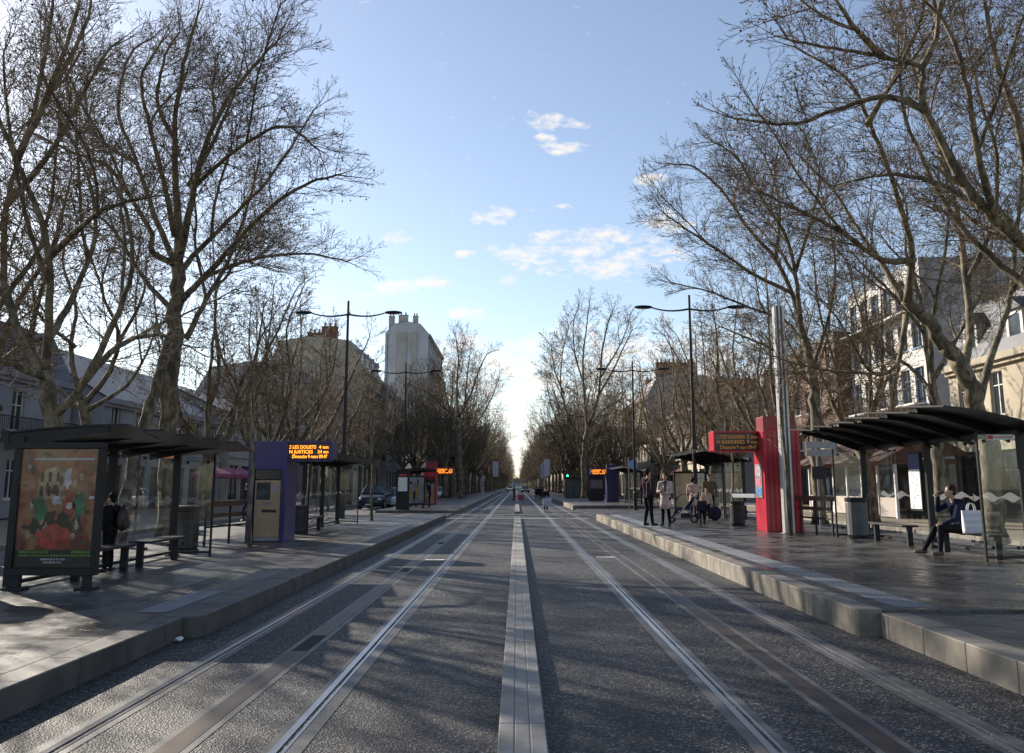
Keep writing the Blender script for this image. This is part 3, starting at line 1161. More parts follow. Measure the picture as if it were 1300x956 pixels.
g = G(236, 701, ZL); bin_((g.x, g.y, ZL), 'dark round litter bin at the end of the near left shelter', M_black2, 1.0, .24)
g = G(1086, 683, ZR); bin_((g.x, g.y - .2, ZR), 'grey metal litter bin at the far end of the near right shelter', mat('bin_grey', (.085, .087, .09), .5, var=.2, scale=4), 1.05, .27)
g = G(379, 678, ZL); bin_((g.x, g.y, ZL), 'dark litter bin standing just beside the purple ticket kiosk', M_black2, .85, .24)
g = G(937, 668, ZR); bin_((g.x, g.y, ZR), 'dark litter bin next to the young tree by the red kiosk', M_black2, .85, .24)


# sign posts
def sign_post(loc, label, blades, H):
    t = empty('sign_post', loc, label, 'sign', 0)
    b = MB(); b.tube([(0, 0, 0), (0, 0, H)], .035, 10); b.build('pole', M_grey, t)
    for (x0, x1, z0, z1, m, shape) in blades:
        b = MB()
        if shape == 'disc':
            r = (z1 - z0) / 2
            b.tube([((x0 + x1) / 2, -.06, (z0 + z1) / 2), ((x0 + x1) / 2, -.045, (z0 + z1) / 2)], r, 20)
            b.build('sign_disc', m, t)
        else:
            b.box(x0, x1, -.06, -.04, z0, z1)
            b.build('sign_blade', m, t, bevel=.004)
    return t


M_signg = mat('sign_grey', (.30, .31, .32), .5, var=.1, scale=6)
sign_post((9.6, 28.0, ZR), 'grey signpost with two plain direction blades by the near right shelter', [(-.35, .62, 2.52, 2.74, M_signg, ''), (-.35, .62, 2.28, 2.49, M_signg, ''), (-.2, .22, 1.55, 1.95, M_black2, '')], 2.85)
sign_post((7.35, 57.6, .07), 'round blue and white stop sign on the second right lamp', [(-.02, .62, 2.6, 3.24, mat('sign_blue', (.16, .32, .55), .4, var=.1, scale=3), 'disc')], 3.4)
sign_post((8.5, 128, .13), 'small red road sign standing among far trunks on the right', [(-.3, .3, 2.2, 2.8, M_redpaint, 'disc'), (-.3, .3, 1.75, 2.1, M_white, '')], 2.9)


def traffic_light(loc, label):
    t = empty('traffic_light', loc, label, 'traffic light', 0)
    b = MB(); b.tube([(0, 0, 0), (0, 0, 3.4)], .05, 8); b.build('pole', M_black2, t)
    b = MB(); b.box(-.16, .16, -.14, .04, 2.45, 3.4); hs = b.build('housing', M_black, t, bevel=.02)
    for i, (m) in enumerate([mat('lens_red_off', (.10, .01, .01), .3), mat('lens_amber_off', (.12, .06, .01), .3), mat('lens_green_lit', (.02, .6, .25), .4, emit=(.05, 1, .45), estr=4)]):
        b = MB(); b.tube([(0, -.15, 3.22 - .29 * i), (0, -.165, 3.22 - .29 * i)], .11, 14)
        b.build('lens', m, hs)
    return t


traffic_light((6.05, 105, .13), 'traffic light showing green beside the dark kiosk on the right')


def far_kiosk(loc, label):
    t = empty('street_cabinet', loc, label, 'cabinet', 0)
    b = MB(); b.box(-.95, .95, 0, 1.3, .05, 2.25); b.build('body', mat('cabinet_green', (.03, .04, .045), .5, var=.2, scale=2), t, bevel=.02)
    b = MB(); b.box(-1.05, 1.05, -.1, 1.4, 2.25, 2.36); b.build('roof', M_black, t)
    for x in (-.42, .42):
        b = MB(); b.box(x - .36, x + .36, -.02, 0, .25, 1.95); b.build('door', mat('cabinet_door', (.05, .065, .07), .5, var=.2, scale=2), t)
    return t


far_kiosk((6.2, 103.5 - 8, .13), 'dark green street cabinet below the green traffic light')


def flag(loc, label, m):
    t = empty('street_banner', loc, label, 'banner', 0, group='white banners on poles far down the avenue')
    b = MB(); b.tube([(0, 0, 0), (0, 0, 5.3)], .04, 6); b.build('pole', M_grey, t)
    b = MB()
    n = 6
    for i in range(n):
        x0, x1 = .05 + .8 * i / n, .05 + .8 * (i + 1) / n
        y0, y1 = .05 * math.sin(i * 1.1), .05 * math.sin((i + 1) * 1.1)
        b.quad([(x0, y0, 2.9), (x1, y1, 2.9), (x1, y1, 5.1), (x0, y0, 5.1)])
        b.quad([(x0, y0 + .01, 2.9), (x0, y0 + .01, 5.1), (x1, y1 + .01, 5.1), (x1, y1 + .01, 2.9)])
    b.build('cloth', m, t)
    return t


M_banner = mat('banner_cloth', (.80, .78, .84), .7, var=.06, scale=2)
_N, _L = nt(M_banner)
_tl = _N.new('ShaderNodeBsdfTranslucent')
_tl.inputs['Color'].default_value = (.8, .78, .84, 1)
_mx = _N.new('ShaderNodeMixShader')
_mx.inputs['Fac'].default_value = .5
_L.new(_N['Principled BSDF'].outputs[0], _mx.inputs[1])
_L.new(_tl.outputs[0], _mx.inputs[2])
_L.new(_mx.outputs[0], _N['Material Output'].inputs['Surface'])
f0 = flag((3.6, 118, .0), 'white banner on a pole, nearest of those far on the right', M_banner)
dup(f0, (3.75, 132, 0), 0, 'white banner on a pole, middle one far on the right')
dup(f0, (3.9, 146, 0), 0, 'white banner on a pole, farthest one on the right')
dup(f0, (-3.6, 130, 0), 0, 'white banner on a pole far away on the left')


# pink market parasols on the left promenade
def parasol(loc, label, m):
    t = empty('market_parasol', loc, label, 'parasol', 0, group='pink parasols of the market')
    b = MB(); b.tube([(0, 0, 0), (0, 0, 2.55)], .03, 8); b.build('pole', M_grey, t)
    b = MB()
    n = 8
    ring, drop = [], []
    for i in range(n):
        a = 2 * PI * i / n
        ring.append((1.15 * math.cos(a), 1.15 * math.sin(a), 2.15))
        drop.append((1.15 * math.cos(a), 1.15 * math.sin(a), 1.95))
    for i in range(n):
        j = (i + 1) % n
        b.quad([ring[i], ring[j], (0, 0, 2.62)])
        b.quad([drop[i], drop[j], ring[j], ring[i]])
    b.build('canopy', m, t)
    return t


pk = mat('parasol_pink', (.26, .07, .14), .7, var=.15, scale=3)
for px, Y, lb in ((268, 48, 'pink market parasol nearest the left shelter'), (287, 52, 'pink market parasol between two trunks on the left promenade'), (303, 55, 'pink market parasol closest to the purple kiosk')):
    g = P(px, 616, Y)
    o = parasol((g.x, Y, .12), lb, pk)

# blue and white stand at the far left edge of the picture, glimpsed past the first shelter
t = empty('poster_column', (-8.9, 13.2, 0), 'white and orange poster column at the left edge beside the first shelter', 'poster column')
b = MB(); b.lathe([(.42, 0), (.42, .5), (.38, .55), (.38, 2.1), (.46, 2.15)], sides=20); b.build('drum', M_white, t)
b = MB(); b.lathe([(.55, 2.15), (.6, 2.25), (.35, 2.5), (.05, 2.65)], sides=20); b.build('cap', M_black, t)
b = MB(); b.lathe([(.385, .75), (.385, 1.25)], sides=20); b.build('orange_poster', mat('poster_orange', (.55, .16, .04), .5, var=.2, scale=3), t)

# crumpled paper in the gutter by the left kerb end
rnd = random.Random(5)
b = MB(); b.ellipsoid((0, 0, .025), (.045, .03, .018), 0, 9, 6)
b.v = [(x + rnd.uniform(-.012, .012), y + rnd.uniform(-.012, .012), max(.001, z + rnd.uniform(-.01, .012))) for x, y, z in b.v]
g = G(221, 815, 0.0)
tag(b.build('crumpled_paper', M_white, loc=(g.x + .05, g.y, .004)), 'scrap of crumpled white paper in the gutter by the left kerb', 'litter')
# ------------------------------------------------------------------ bare plane trees


def bark_mat(name, dark, pale, scale=1.6):
    m = bpy.data.materials.new(name)
    m.use_nodes = True
    N, L = nt(m)
    b = N['Principled BSDF']
    tc = N.new('ShaderNodeTexCoord')
    mp = N.new('ShaderNodeMapping')
    mp.inputs['Scale'].default_value = (1.6, 1.6, .7)
    L.new(tc.outputs['Object'], mp.inputs['Vector'])
    no = N.new('ShaderNodeTexNoise')
    no.inputs['Scale'].default_value = scale * 2.2
    no.inputs['Detail'].default_value = 6
    no.inputs['Distortion'].default_value = .6
    L.new(mp.outputs['Vector'], no.inputs['Vector'])
    rp = N.new('ShaderNodeValToRGB')
    e = rp.color_ramp.elements
    e[0].position, e[0].color = .40, (*dark, 1)
    e[1].position, e[1].color = .66, (*pale, 1)
    x = e.new(.52); x.color = tuple(a * .55 + c * .45 for a, c in zip(dark, pale)) + (1,)
    L.new(no.outputs['Fac'], rp.inputs['Fac'])
    L.new(rp.outputs['Color'], b.inputs['Base Color'])
    b.inputs['Roughness'].default_value = .85
    n2 = N.new('ShaderNodeTexNoise')
    n2.inputs['Scale'].default_value = 26
    n2.inputs['Detail'].default_value = 5
    L.new(mp.outputs['Vector'], n2.inputs['Vector'])
    bp = N.new('ShaderNodeBump')
    bp.inputs['Strength'].default_value = .5
    bp.inputs['Distance'].default_value = .03
    L.new(n2.outputs['Fac'], bp.inputs['Height'])
    L.new(bp.outputs['Normal'], b.inputs['Normal'])
    return m


M_bark = bark_mat('plane_bark', (.062, .048, .030), (.24, .195, .12))
M_twig = mat('twig_bark', (.20, .145, .085), .85, color2=(.12, .088, .055), scale=1.2)
M_ball = mat('seed_ball', (.045, .028, .018), .9)
UP = Vector((0, 0, 1))


def rand_perp(d, rnd):
    while True:
        v = Vector((rnd.uniform(-1, 1), rnd.uniform(-1, 1), rnd.uniform(-1, 1)))
        p = v - d * v.dot(d)
        if p.length > .2:
            return p.normalized()


class Spec:
    def __init__(s, sp=(.42, .26, .17), seg=(.5, .33, .24), maxl=3, rmin=.007, up=.05, ball=.12, ratio=(.34, .6), kink=.20):
        s.sp, s.seg, s.maxl, s.rmin, s.up, s.ball, s.ratio, s.kink = sp, seg, maxl, rmin, up, ball, ratio, kink


def grow(mb, balls, rnd, p, d, L, r, lvl, S, env=None):
    n = max(2, int(L / S.seg[lvl - 1] + .5))
    st = L / n
    pts, rad = [p.copy()], [r]
    dd = d.copy()
    for i in range(n):
        dd = (dd + Vector((rnd.uniform(-1, 1), rnd.uniform(-1, 1), rnd.uniform(-1, 1))) * S.kink + UP * S.up).normalized()
        p = p + dd * st
        if env and not env(p):
            if i == 0:
                return
            break
        pts.append(p.copy())
        rad.append(max(S.rmin, r * (1 - .72 * (i + 1) / n)))
    if len(pts) < 2:
        return
    sides = 6 if r > .06 else (4 if r > .022 else 3)
    mb.tube(pts, rad, sides, 0 if r > .028 else 1, cap=False)
    if lvl >= S.maxl:
        if balls is not None and rnd.random() < S.ball:
            q = pts[-1] + Vector((rnd.uniform(-.05, .05), rnd.uniform(-.05, .05), -rnd.uniform(.08, .22)))
            mb.tube([pts[-1], q], [S.rmin * .5, S.rmin * .5], 3, 1, cap=False)
            rr = rnd.uniform(.024, .038)
            n0 = len(mb.v)
            mb.v += [(q.x + rr, q.y, q.z), (q.x - rr, q.y, q.z), (q.x, q.y + rr, q.z), (q.x, q.y - rr, q.z), (q.x, q.y, q.z + rr), (q.x, q.y, q.z - rr)]
            for a_, b_, c_ in ((0, 2, 4), (2, 1, 4), (1, 3, 4), (3, 0, 4), (2, 0, 5), (1, 2, 5), (3, 1, 5), (0, 3, 5)):
                mb.f.append((n0 + a_, n0 + b_, n0 + c_)); mb.m.append(2)
        return
    spawn(mb, balls, rnd, pts, rad, L, lvl, S, .22, env)


def spawn(mb, balls, rnd, pts, rad, L, lvl, S, start, env=None, lmin=0.0, fixed=None):
    """side branches along a polyline"""
    cum = [0.0]
    for i in range(len(pts) - 1):
        cum.append(cum[-1] + (pts[i + 1] - pts[i]).length)
    T = cum[-1]
    if T < 1e-3:
        return
    s = T * start + rnd.uniform(0, S.sp[lvl])
    i = 0
    while s < T:
        while i < len(cum) - 2 and cum[i + 1] < s:
            i += 1
        u = (s - cum[i]) / max(1e-6, cum[i + 1] - cum[i])
        q = pts[i].lerp(pts[i + 1], u)
        rr = rad[i] + (rad[i + 1] - rad[i]) * u
        d = (pts[i + 1] - pts[i]).normalized()
        ang = R(rnd.uniform(32, 66))
        nd = (d * math.cos(ang) + rand_perp(d, rnd) * math.sin(ang)).normalized()
        if nd.z < -.25:
            nd.z *= .3
            nd.normalize()
        base = fixed if fixed else L
        Lc = base * rnd.uniform(*S.ratio) * (1.12 - .5 * s / T)
        rc = min(rr * .62, max(S.rmin * 1.2, .011 * Lc ** .95 + S.rmin * .6))
        grow(mb, balls, rnd, q, nd, max(Lc, lmin), rc, lvl + 1, S, env)
        s += S.sp[lvl] * rnd.uniform(.6, 1.4)
    # continuing leader twigs at the tip
    d = (pts[-1] - pts[-2]).normalized()
    for k in range(2):
        nd = (d + rand_perp(d, rnd) * .5).normalized()
        grow(mb, balls, rnd, pts[-1], nd, max(lmin, (fixed or L) * .35), max(S.rmin, rad[-1] * .8), lvl + 1, S, env)


def smooth_line(pts, rnd=None, wob=.0, sub=4):
    """Catmull-Rom through the points, with a little natural wobble"""
    P_ = [pts[0] * 2 - pts[1]] + list(pts) + [pts[-1] * 2 - pts[-2]]
    out = []
    for i in range(1, len(P_) - 2):
        p0, p1, p2, p3 = P_[i - 1], P_[i], P_[i + 1], P_[i + 2]
        for k in range(sub):
            t = k / sub
            q = .5 * ((2 * p1) + (p2 - p0) * t + (2 * p0 - 5 * p1 + 4 * p2 - p3) * t * t + (3 * p1 - p0 - 3 * p2 + p3) * t ** 3)
            if rnd and wob and (i > 1 or k):
                q = q + Vector((rnd.uniform(-1, 1), rnd.uniform(-1, 1), rnd.uniform(-1, 1))) * wob
            out.append(q)
    out.append(pts[-1].copy())
    return out


def hero(label, Y0, limbs, seed, S, fixed=3.0, ntrunk=1, cat='tree', zb=.12, group=None, extra=0):
    """limbs: (r0, r1, [(px, py, dY), ...]); the first ntrunk are trunk. Heights measured at distance Y0+dY, real depth spread."""
    rnd = random.Random(seed)
    lines = []
    for (r0, r1, pp) in limbs:
        pts = [P(px, py, Y0 + dy) for (px, py, dy) in pp]
        lines.append((r0, r1, pts))
    base = lines[0][2][0].copy()
    base.z = zb
    t = empty('plane_tree', base, label, cat, 0, group)
    tb, cb = MB(), MB()
    allcur = []
    for i, (r0, r1, pts) in enumerate(lines):
        pts = [p - base for p in pts]
        if i == 0:
            pts[0] = Vector((0, 0, 0))
        cur = smooth_line(pts, rnd, r1 * .25 + .012, 5)
        n = len(cur)
        r0, r1 = r0 * .80, r1 * .85
        rad = [r0 + (r1 - r0) * (k / (n - 1)) ** .7 for k in range(n)]
        if i == 0:
            rad[0] *= 1.35
        (tb if i < ntrunk else cb).tube(cur, rad, 10 if r0 > .12 else 7, 0, cap=True)
        allcur.append((cur, rad, i < ntrunk))
    # further limbs towards and away from the road so that the crown has depth
    main = [a for a in allcur if not a[2]]
    for k in range(extra):
        cur, rad, _ = main[rnd.randrange(len(main))]
        j = rnd.randrange(max(1, len(cur) // 5), max(2, len(cur) * 3 // 5))
        d = (cur[j + 1] - cur[j]).normalized()
        sgn = rnd.choice([-1, 1])
        nd = (d * .75 + Vector((rnd.uniform(-.35, .35), sgn * .75, .15))).normalized()
        L_ = rnd.uniform(2.8, 5.0)
        pts = [cur[j]]
        q = cur[j]
        for m in range(5):
            nd = (nd + Vector((rnd.uniform(-.2, .2), rnd.uniform(-.2, .2), .08))).normalized()
            q = q + nd * (L_ / 5)
            pts.append(q)
        c2 = smooth_line(pts, rnd, .015, 3)
        r0 = rad[j] * .7
        rd = [r0 + (.02 - r0) * (m / (len(c2) - 1)) for m in range(len(c2))]
        cb.tube(c2, rd, 6, 0)
        allcur.append((c2, rd, False))
    for cur, rad, istrunk in allcur:
        if istrunk:
            continue
        L_ = sum((cur[k + 1] - cur[k]).length for k in range(len(cur) - 1))
        spawn(cb, True, rnd, cur, rad, L_, 0, S, .25, None, .5, fixed)
    tb.build('trunk', [M_bark, M_twig], t, smooth=True)
    cb.build('crown', [M_bark, M_twig, M_ball], t, smooth=True)
    return t


# ---- near left big plane (tall full crown)
SA = Spec(sp=(.20, .155, .13), ratio=(.36, .68), ball=.035, rmin=.0055)
hero('tall spreading bare plane rising behind the near left shelter', 26, [
    (.36, .24, [(214, 668, 0), (214, 560, 0), (218, 470, 0), (222, 400, 0), (226, 340, 0)]),
    (.24, .17, [(150, 690, -2), (178, 560, -1.6), (200, 490, -1), (219, 420, -.2)]),
    (.20, .05, [(226, 342, 0), (226, 280, .4), (222, 210, .8), (224, 140, .6), (236, 70, .4), (250, 22, .2)]),
    (.16, .04, [(227, 330, 0), (240, 270, -1), (256, 200, -1.6), (286, 130, -2), (330, 75, -2.2), (352, 52, -2.4)]),
    (.15, .035, [(228, 345, 0), (250, 320, 1), (300, 270, 1.8), (350, 215, 2.2), (398, 140, 2.6)]),
    (.14, .035, [(232, 380, 0), (270, 340, -1.2), (330, 275, -2), (385, 235, -2.5), (428, 222, -3)]),
    (.13, .03, [(222, 390, 0), (262, 352, 1.4), (318, 330, 2.4), (385, 322, 3), (440, 332, 3.4)]),
    (.14, .035, [(225, 342, 0), (195, 270, 1), (172, 200, 1.6), (150, 140, 2), (165, 70, 2.4), (196, 46, 2.6)]),
    (.15, .035, [(220, 335, 0), (192, 318, -.8), (190, 290, -1.2), (140, 215, -2), (95, 195, -2.8), (45, 170, -3.2)]),
    (.12, .03, [(219, 395, 0), (180, 350, 1.2), (150, 300, 2), (110, 262, 2.6), (70, 250, 3)]),
    (.13, .04, [(222, 300, .2), (208, 230, -1), (190, 160, -1.6), (180, 100, -2), (200, 60, -2)]),
    (.13, .04, [(236, 430, .3), (262, 380, .6), (290, 330, 1.4), (312, 270, 2.4), (330, 200, 3)]),
    (.12, .03, [(240, 235, -.6), (275, 170, .8), (300, 110, 1.6), (312, 60, 2)]),
    (.11, .03, [(224, 180, .7), (200, 130, .2), (210, 70, -.6), (228, 40, -1)]),
    (.10, .03, [(244, 240, -1), (300, 190, -2.4), (360, 160, -3.2), (404, 190, -3.8)]),
    (.10, .03, [(175, 208, 1.6), (120, 170, 2.6), (110, 110, 3.4), (140, 70, 3.8)]),
], 11, SA, fixed=3.1, ntrunk=2, extra=9)

# ---- leaning left planes behind the near shelter roof
SB = Spec(sp=(.22, .165, .14), ratio=(.36, .68), ball=.03, rmin=.0052)
hero('gnarled many-stemmed bare plane at the far left behind the shelter roof', 19, [
    (.29, .20, [(72, 690, 0), (70, 600, 0), (64, 520, 0), (56, 470, 0)]),
    (.15, .035, [(56, 475, 0), (20, 410, .4), (4, 340, .8), (10, 250, 1.2), (40, 150, 1.4), (64, 30, 1.6), (70, -60, 1.6)]),
    (.14, .035, [(58, 470, 0), (62, 400, -.6), (58, 300, -1), (20, 200, -1.4), (-20, 100, -2), (-30, -20, -2.2)]),
    (.13, .03, [(70, 530, 0), (110, 480, -.5), (150, 395, -1), (168, 340, -1.4), (160, 270, -1.8), (135, 210, -2)]),
    (.13, .03, [(100, 490, -.4), (150, 440, .8), (200, 425, 1.4), (240, 440, 2)]),
    (.13, .03, [(56, 440, 0), (90, 380, 1.2), (120, 300, 1.8), (110, 220, 2.2), (70, 140, 2.6)]),
    (.12, .03, [(10, 380, .6), (-40, 330, 1.4), (-90, 280, 2.2), (-120, 200, 2.6)]),
    (.12, .03, [(8, 260, 1.1), (60, 200, .2), (110, 110, -.6), (140, 60, -1)]),
    (.12, .03, [(36, 160, 1.4), (80, 90, 2), (112, 20, 2.6), (120, -40, 2.8)]),
    (.11, .03, [(60, 330, -.8), (100, 290, -2), (140, 262, -2.8), (190, 250, -3.2)]),
    (.11, .03, [(20, 205, -1.4), (60, 120, -2.2), (90, 40, -2.8), (110, -30, -3)]),
    (.11, .03, [(58, 480, 0), (10, 460, -1), (-40, 440, -1.8), (-80, 400, -2.4)]),
    (.10, .03, [(0, 520, .3), (-30, 480, .6), (-60, 420, 1)]),
], 23, SB, fixed=2.6, extra=8)
hero('dark bare plane with crossing boughs left of the tall spreading plane', 30, [
    (.30, .20, [(116, 670, 0), (112, 600, 0), (110, 545, 0), (104, 510, 0)]),
    (.15, .03, [(104, 512, 0), (90, 450, .5), (96, 390, 1), (80, 330, 1.4), (90, 280, 1.6)]),
    (.15, .03, [(106, 515, 0), (140, 470, -.6), (150, 420, -1.2), (130, 370, -1.6), (140, 320, -2)]),
    (.12, .03, [(104, 520, 0), (60, 480, 1), (30, 430, 1.6), (10, 390, 2)]),
    (.12, .03, [(112, 520, 0), (160, 490, 1), (190, 440, 1.8), (200, 400, 2.2)]),
    (.10, .03, [(95, 440, .5), (50, 400, -.8), (40, 350, -1.4)]),
    (.10, .03, [(148, 440, -1), (180, 380, -.4), (186, 330, .2)]),
], 29, SB, fixed=2.6, extra=6)

# ---- right big planes leaning over the near shelter
SC = Spec(sp=(.195, .15, .13), ratio=(.36, .68), ball=.045, rmin=.0058)
hero('huge leaning bare plane stretching over the near right shelter roof', 24, [
    (.36, .25, [(1262, 668, 0), (1256, 580, 0), (1238, 515, -.2), (1222, 470, -.4), (1200, 440, -.6)]),
    (.24, .17, [(1200, 440, -.6), (1175, 405, -.9), (1150, 382, -1.1)]),
    (.15, .03, [(1152, 384, -1.1), (1157, 320, -1.4), (1140, 250, -1.6), (1110, 170, -2), (1075, 100, -2.4), (1010, 60, -2.8)]),
    (.13, .03, [(1160, 330, -1.4), (1120, 330, -2), (1060, 290, -2.6), (1010, 265, -3.2), (960, 240, -3.6)]),
    (.13, .03, [(1150, 384, -1), (1120, 335, -.6), (1095, 300, 0), (1060, 245, .6), (1020, 205, 1)]),
    (.17, .04, [(1222, 470, -.4), (1232, 420, 0), (1225, 350, .5), (1215, 270, 1), (1195, 190, 1.4), (1160, 130, 1.8), (1130, 125, 2)]),
    (.16, .04, [(1240, 520, 0), (1262, 440, .8), (1282, 380, 1.4), (1290, 300, 1.8), (1300, 200, 2.2), (1305, 90, 2.6)]),
    (.12, .03, [(1226, 360, .5), (1258, 290, 0), (1265, 200, -.6), (1240, 110, -1), (1222, 20, -1.4)]),
    (.11, .03, [(1205, 230, 1.2), (1180, 150, 2), (1150, 60, 2.4), (1120, 0, 2.8)]),
    (.11, .03, [(1285, 370, 1.4), (1320, 300, .6), (1350, 220, 0), (1370, 120, -.4)]),
    (.11, .03, [(1100, 160, -2.1), (1140, 90, -2.6), (1170, 20, -3), (1180, -50, -3.2)]),
    (.11, .03, [(1150, 400, -1.1), (1140, 460, -1.6), (1110, 475, -2), (1085, 440, -2.4), (1060, 400, -2.6)]),
], 31, SC, fixed=2.9, ntrunk=2, extra=8)
hero('bare plane with long horizontal boughs reaching in from the right edge', 19, [
    (.34, .26, [(1372, 700, 0), (1368, 600, 0), (1362, 500, 0), (1352, 400, 0), (1340, 330, 0)]),
    (.22, .12, [(1345, 350, 0), (1300, 312, -.3), (1255, 268, -.6), (1225, 235, -.8)]),
    (.13, .03, [(1225, 235, -.8), (1190, 170, -1), (1170, 125, -1.2), (1168, 85, -1.2), (1120, 72, -1.4), (1060, 62, -1.6), (1000, 50, -1.8)]),
    (.11, .03, [(1175, 140, -1.2), (1120, 122, -.6), (1060, 140, 0), (1000, 158, .4), (930, 150, .8)]),
    (.15, .03, [(1300, 312, -.3), (1240, 262, .6), (1180, 230, 1.2), (1130, 222, 1.6), (1080, 230, 2)]),
    (.15, .04, [(1350, 400, 0), (1300, 360, .8), (1230, 300, 1.4), (1190, 240, 1.8), (1150, 150, 2.2), (1140, 60, 2.4)]),
    (.16, .04, [(1340, 340, 0), (1310, 240, -.6), (1290, 150, -1), (1260, 60, -1.4), (1245, -30, -1.6)]),
    (.12, .03, [(1262, 275, -.6), (1240, 190, -1.6), (1225, 100, -2), (1200, 30, -2.2), (1150, -20, -2.4)]),
    (.12, .03, [(1300, 190, -.8), (1330, 100, 0), (1310, 20, .6), (1290, -60, 1)]),
    (.11, .03, [(1168, 90, -1.2), (1190, 40, -.4), (1180, -20, .2), (1160, -80, .4)]),
    (.11, .03, [(1120, 72, -1.4), (1080, 30, -2), (1050, -20, -2.4)]),
], 37, SC, fixed=2.3, extra=7)
hero('pale slanting bare plane behind the striped column', 36, [
    (.34, .20, [(1040, 640, 0), (1036, 590, 0), (1034, 520, 0), (1030, 470, 0), (1022, 430, 0)]),
    (.17, .04, [(1022, 432, 0), (1008, 380, .5), (985, 330, 1), (950, 290, 1.4), (915, 240, 1.8), (880, 212, 2), (852, 208, 2.2)]),
    (.14, .035, [(1018, 420, 0), (1010, 350, -1), (998, 300, -1.6), (965, 250, -2), (935, 200, -2.4), (905, 180, -2.6)]),
    (.13, .03, [(1030, 470, 0), (1050, 410, 1), (1060, 340, 1.6), (1050, 270, 2), (1030, 210, 2.4)]),
    (.12, .03, [(1006, 372, .5), (960, 350, -.6), (915, 320, -1.4), (870, 290, -2), (842, 270, -2.4)]),
    (.12, .03, [(1026, 450, 0), (1000, 410, 1.4), (950, 390, 2.2), (900, 370, 2.8), (855, 360, 3.2)]),
    (.11, .03, [(1010, 345, -1), (1030, 280, -2), (1040, 220, -2.6), (1020, 170, -3)]),
    (.11, .03, [(985, 330, 1), (990, 260, 1.8), (975, 210, 2.4), (960, 180, 2.8)]),
    (.10, .03, [(1032, 490, 0), (990, 450, -1.2), (950, 430, -2), (915, 415, -2.6)]),
], 41, SC, fixed=3.0, extra=8)
hero('twin-stemmed bare plane rising in front of the modern apartment block', 33, [
    (.30, .22, [(1196, 660, 0), (1192, 590, 0), (1188, 530, 0), (1184, 490, 0)]),
    (.16, .03, [(1184, 492, 0), (1174, 430, .5), (1168, 380, .8), (1150, 320, 1), (1150, 260, 1.2), (1120, 200, 1.4)]),
    (.15, .03, [(1186, 500, 0), (1182, 440, -.6), (1188, 380, -1), (1200, 320, -1.4), (1205, 250, -1.8), (1190, 180, -2)]),
    (.13, .03, [(1184, 500, 0), (1160, 470, 1), (1120, 440, 1.6), (1090, 390, 2), (1075, 330, 2.4)]),
    (.13, .03, [(1186, 480, 0), (1220, 420, 1), (1250, 360, 1.6), (1262, 290, 2)]),
    (.11, .03, [(1172, 420, .5), (1140, 380, -.8), (1110, 350, -1.6), (1080, 320, -2.2)]),
], 43, SC, fixed=2.7, extra=6)

# ---- tall pair at the far end that frame the sky gap
SF = Spec(sp=(.42, .32, .27), seg=(.8, .5, .4), rmin=.012, ball=.05, ratio=(.36, .62))
hero('tall vase-shaped bare plane standing out on the right against the white cloud', 92, [
    (.42, .30, [(742, 634, 0), (741, 600, 0), (743, 560, 0), (747, 540, 0)]),
    (.22, .06, [(746, 545, 0), (742, 510, .6), (740, 460, 1), (744, 420, 1.6), (748, 388, 2)]),
    (.22, .06, [(748, 540, 0), (760, 500, -1), (764, 450, -2), (772, 410, -2.6), (778, 395, -3)]),
    (.18, .05, [(758, 505, -1), (778, 470, 1), (792, 440, 2), (802, 420, 2.6)]),
    (.17, .05, [(740, 560, 0), (722, 530, -1.4), (712, 490, -2), (714, 450, -2.4), (722, 415, -3)]),
    (.16, .05, [(745, 545, 0), (764, 522, 2), (786, 508, 3), (800, 485, 3.4)]),
    (.14, .05, [(742, 490, .8), (730, 450, 2.4), (728, 410, 3.2), (734, 392, 3.6)]),
    (.14, .05, [(762, 480, -1.4), (786, 440, -3), (798, 412, -4)]),
    (.14, .05, [(716, 500, -1.8), (704, 470, -.6), (700, 440, .4)]),
], 51, SF, fixed=4.6, extra=6)
hero('tall bare plane standing out on the left beside the pale chimney building', 96, [
    (.42, .30, [(586, 634, 0), (585, 600, 0), (583, 565, 0), (582, 530, 0)]),
    (.22, .06, [(582, 535, 0), (580, 490, 1), (582, 455, 2), (578, 425, 2.6)]),
    (.20, .06, [(582, 530, 0), (598, 500, -1), (608, 470, -2), (618, 450, -2.6)]),
    (.18, .05, [(582, 540, 0), (568, 510, 1.6), (562, 475, 2.4), (560, 455, 3)]),
    (.17, .05, [(584, 560, 0), (606, 535, 2), (622, 510, 3), (634, 480, 4)]),
    (.14, .05, [(590, 515, -.6), (594, 470, .8), (598, 440, 1.6)]),
    (.14, .05, [(576, 525, .8), (560, 515, -1.6), (552, 495, -2.4)]),
], 53, SF, fixed=4.4, extra=6)


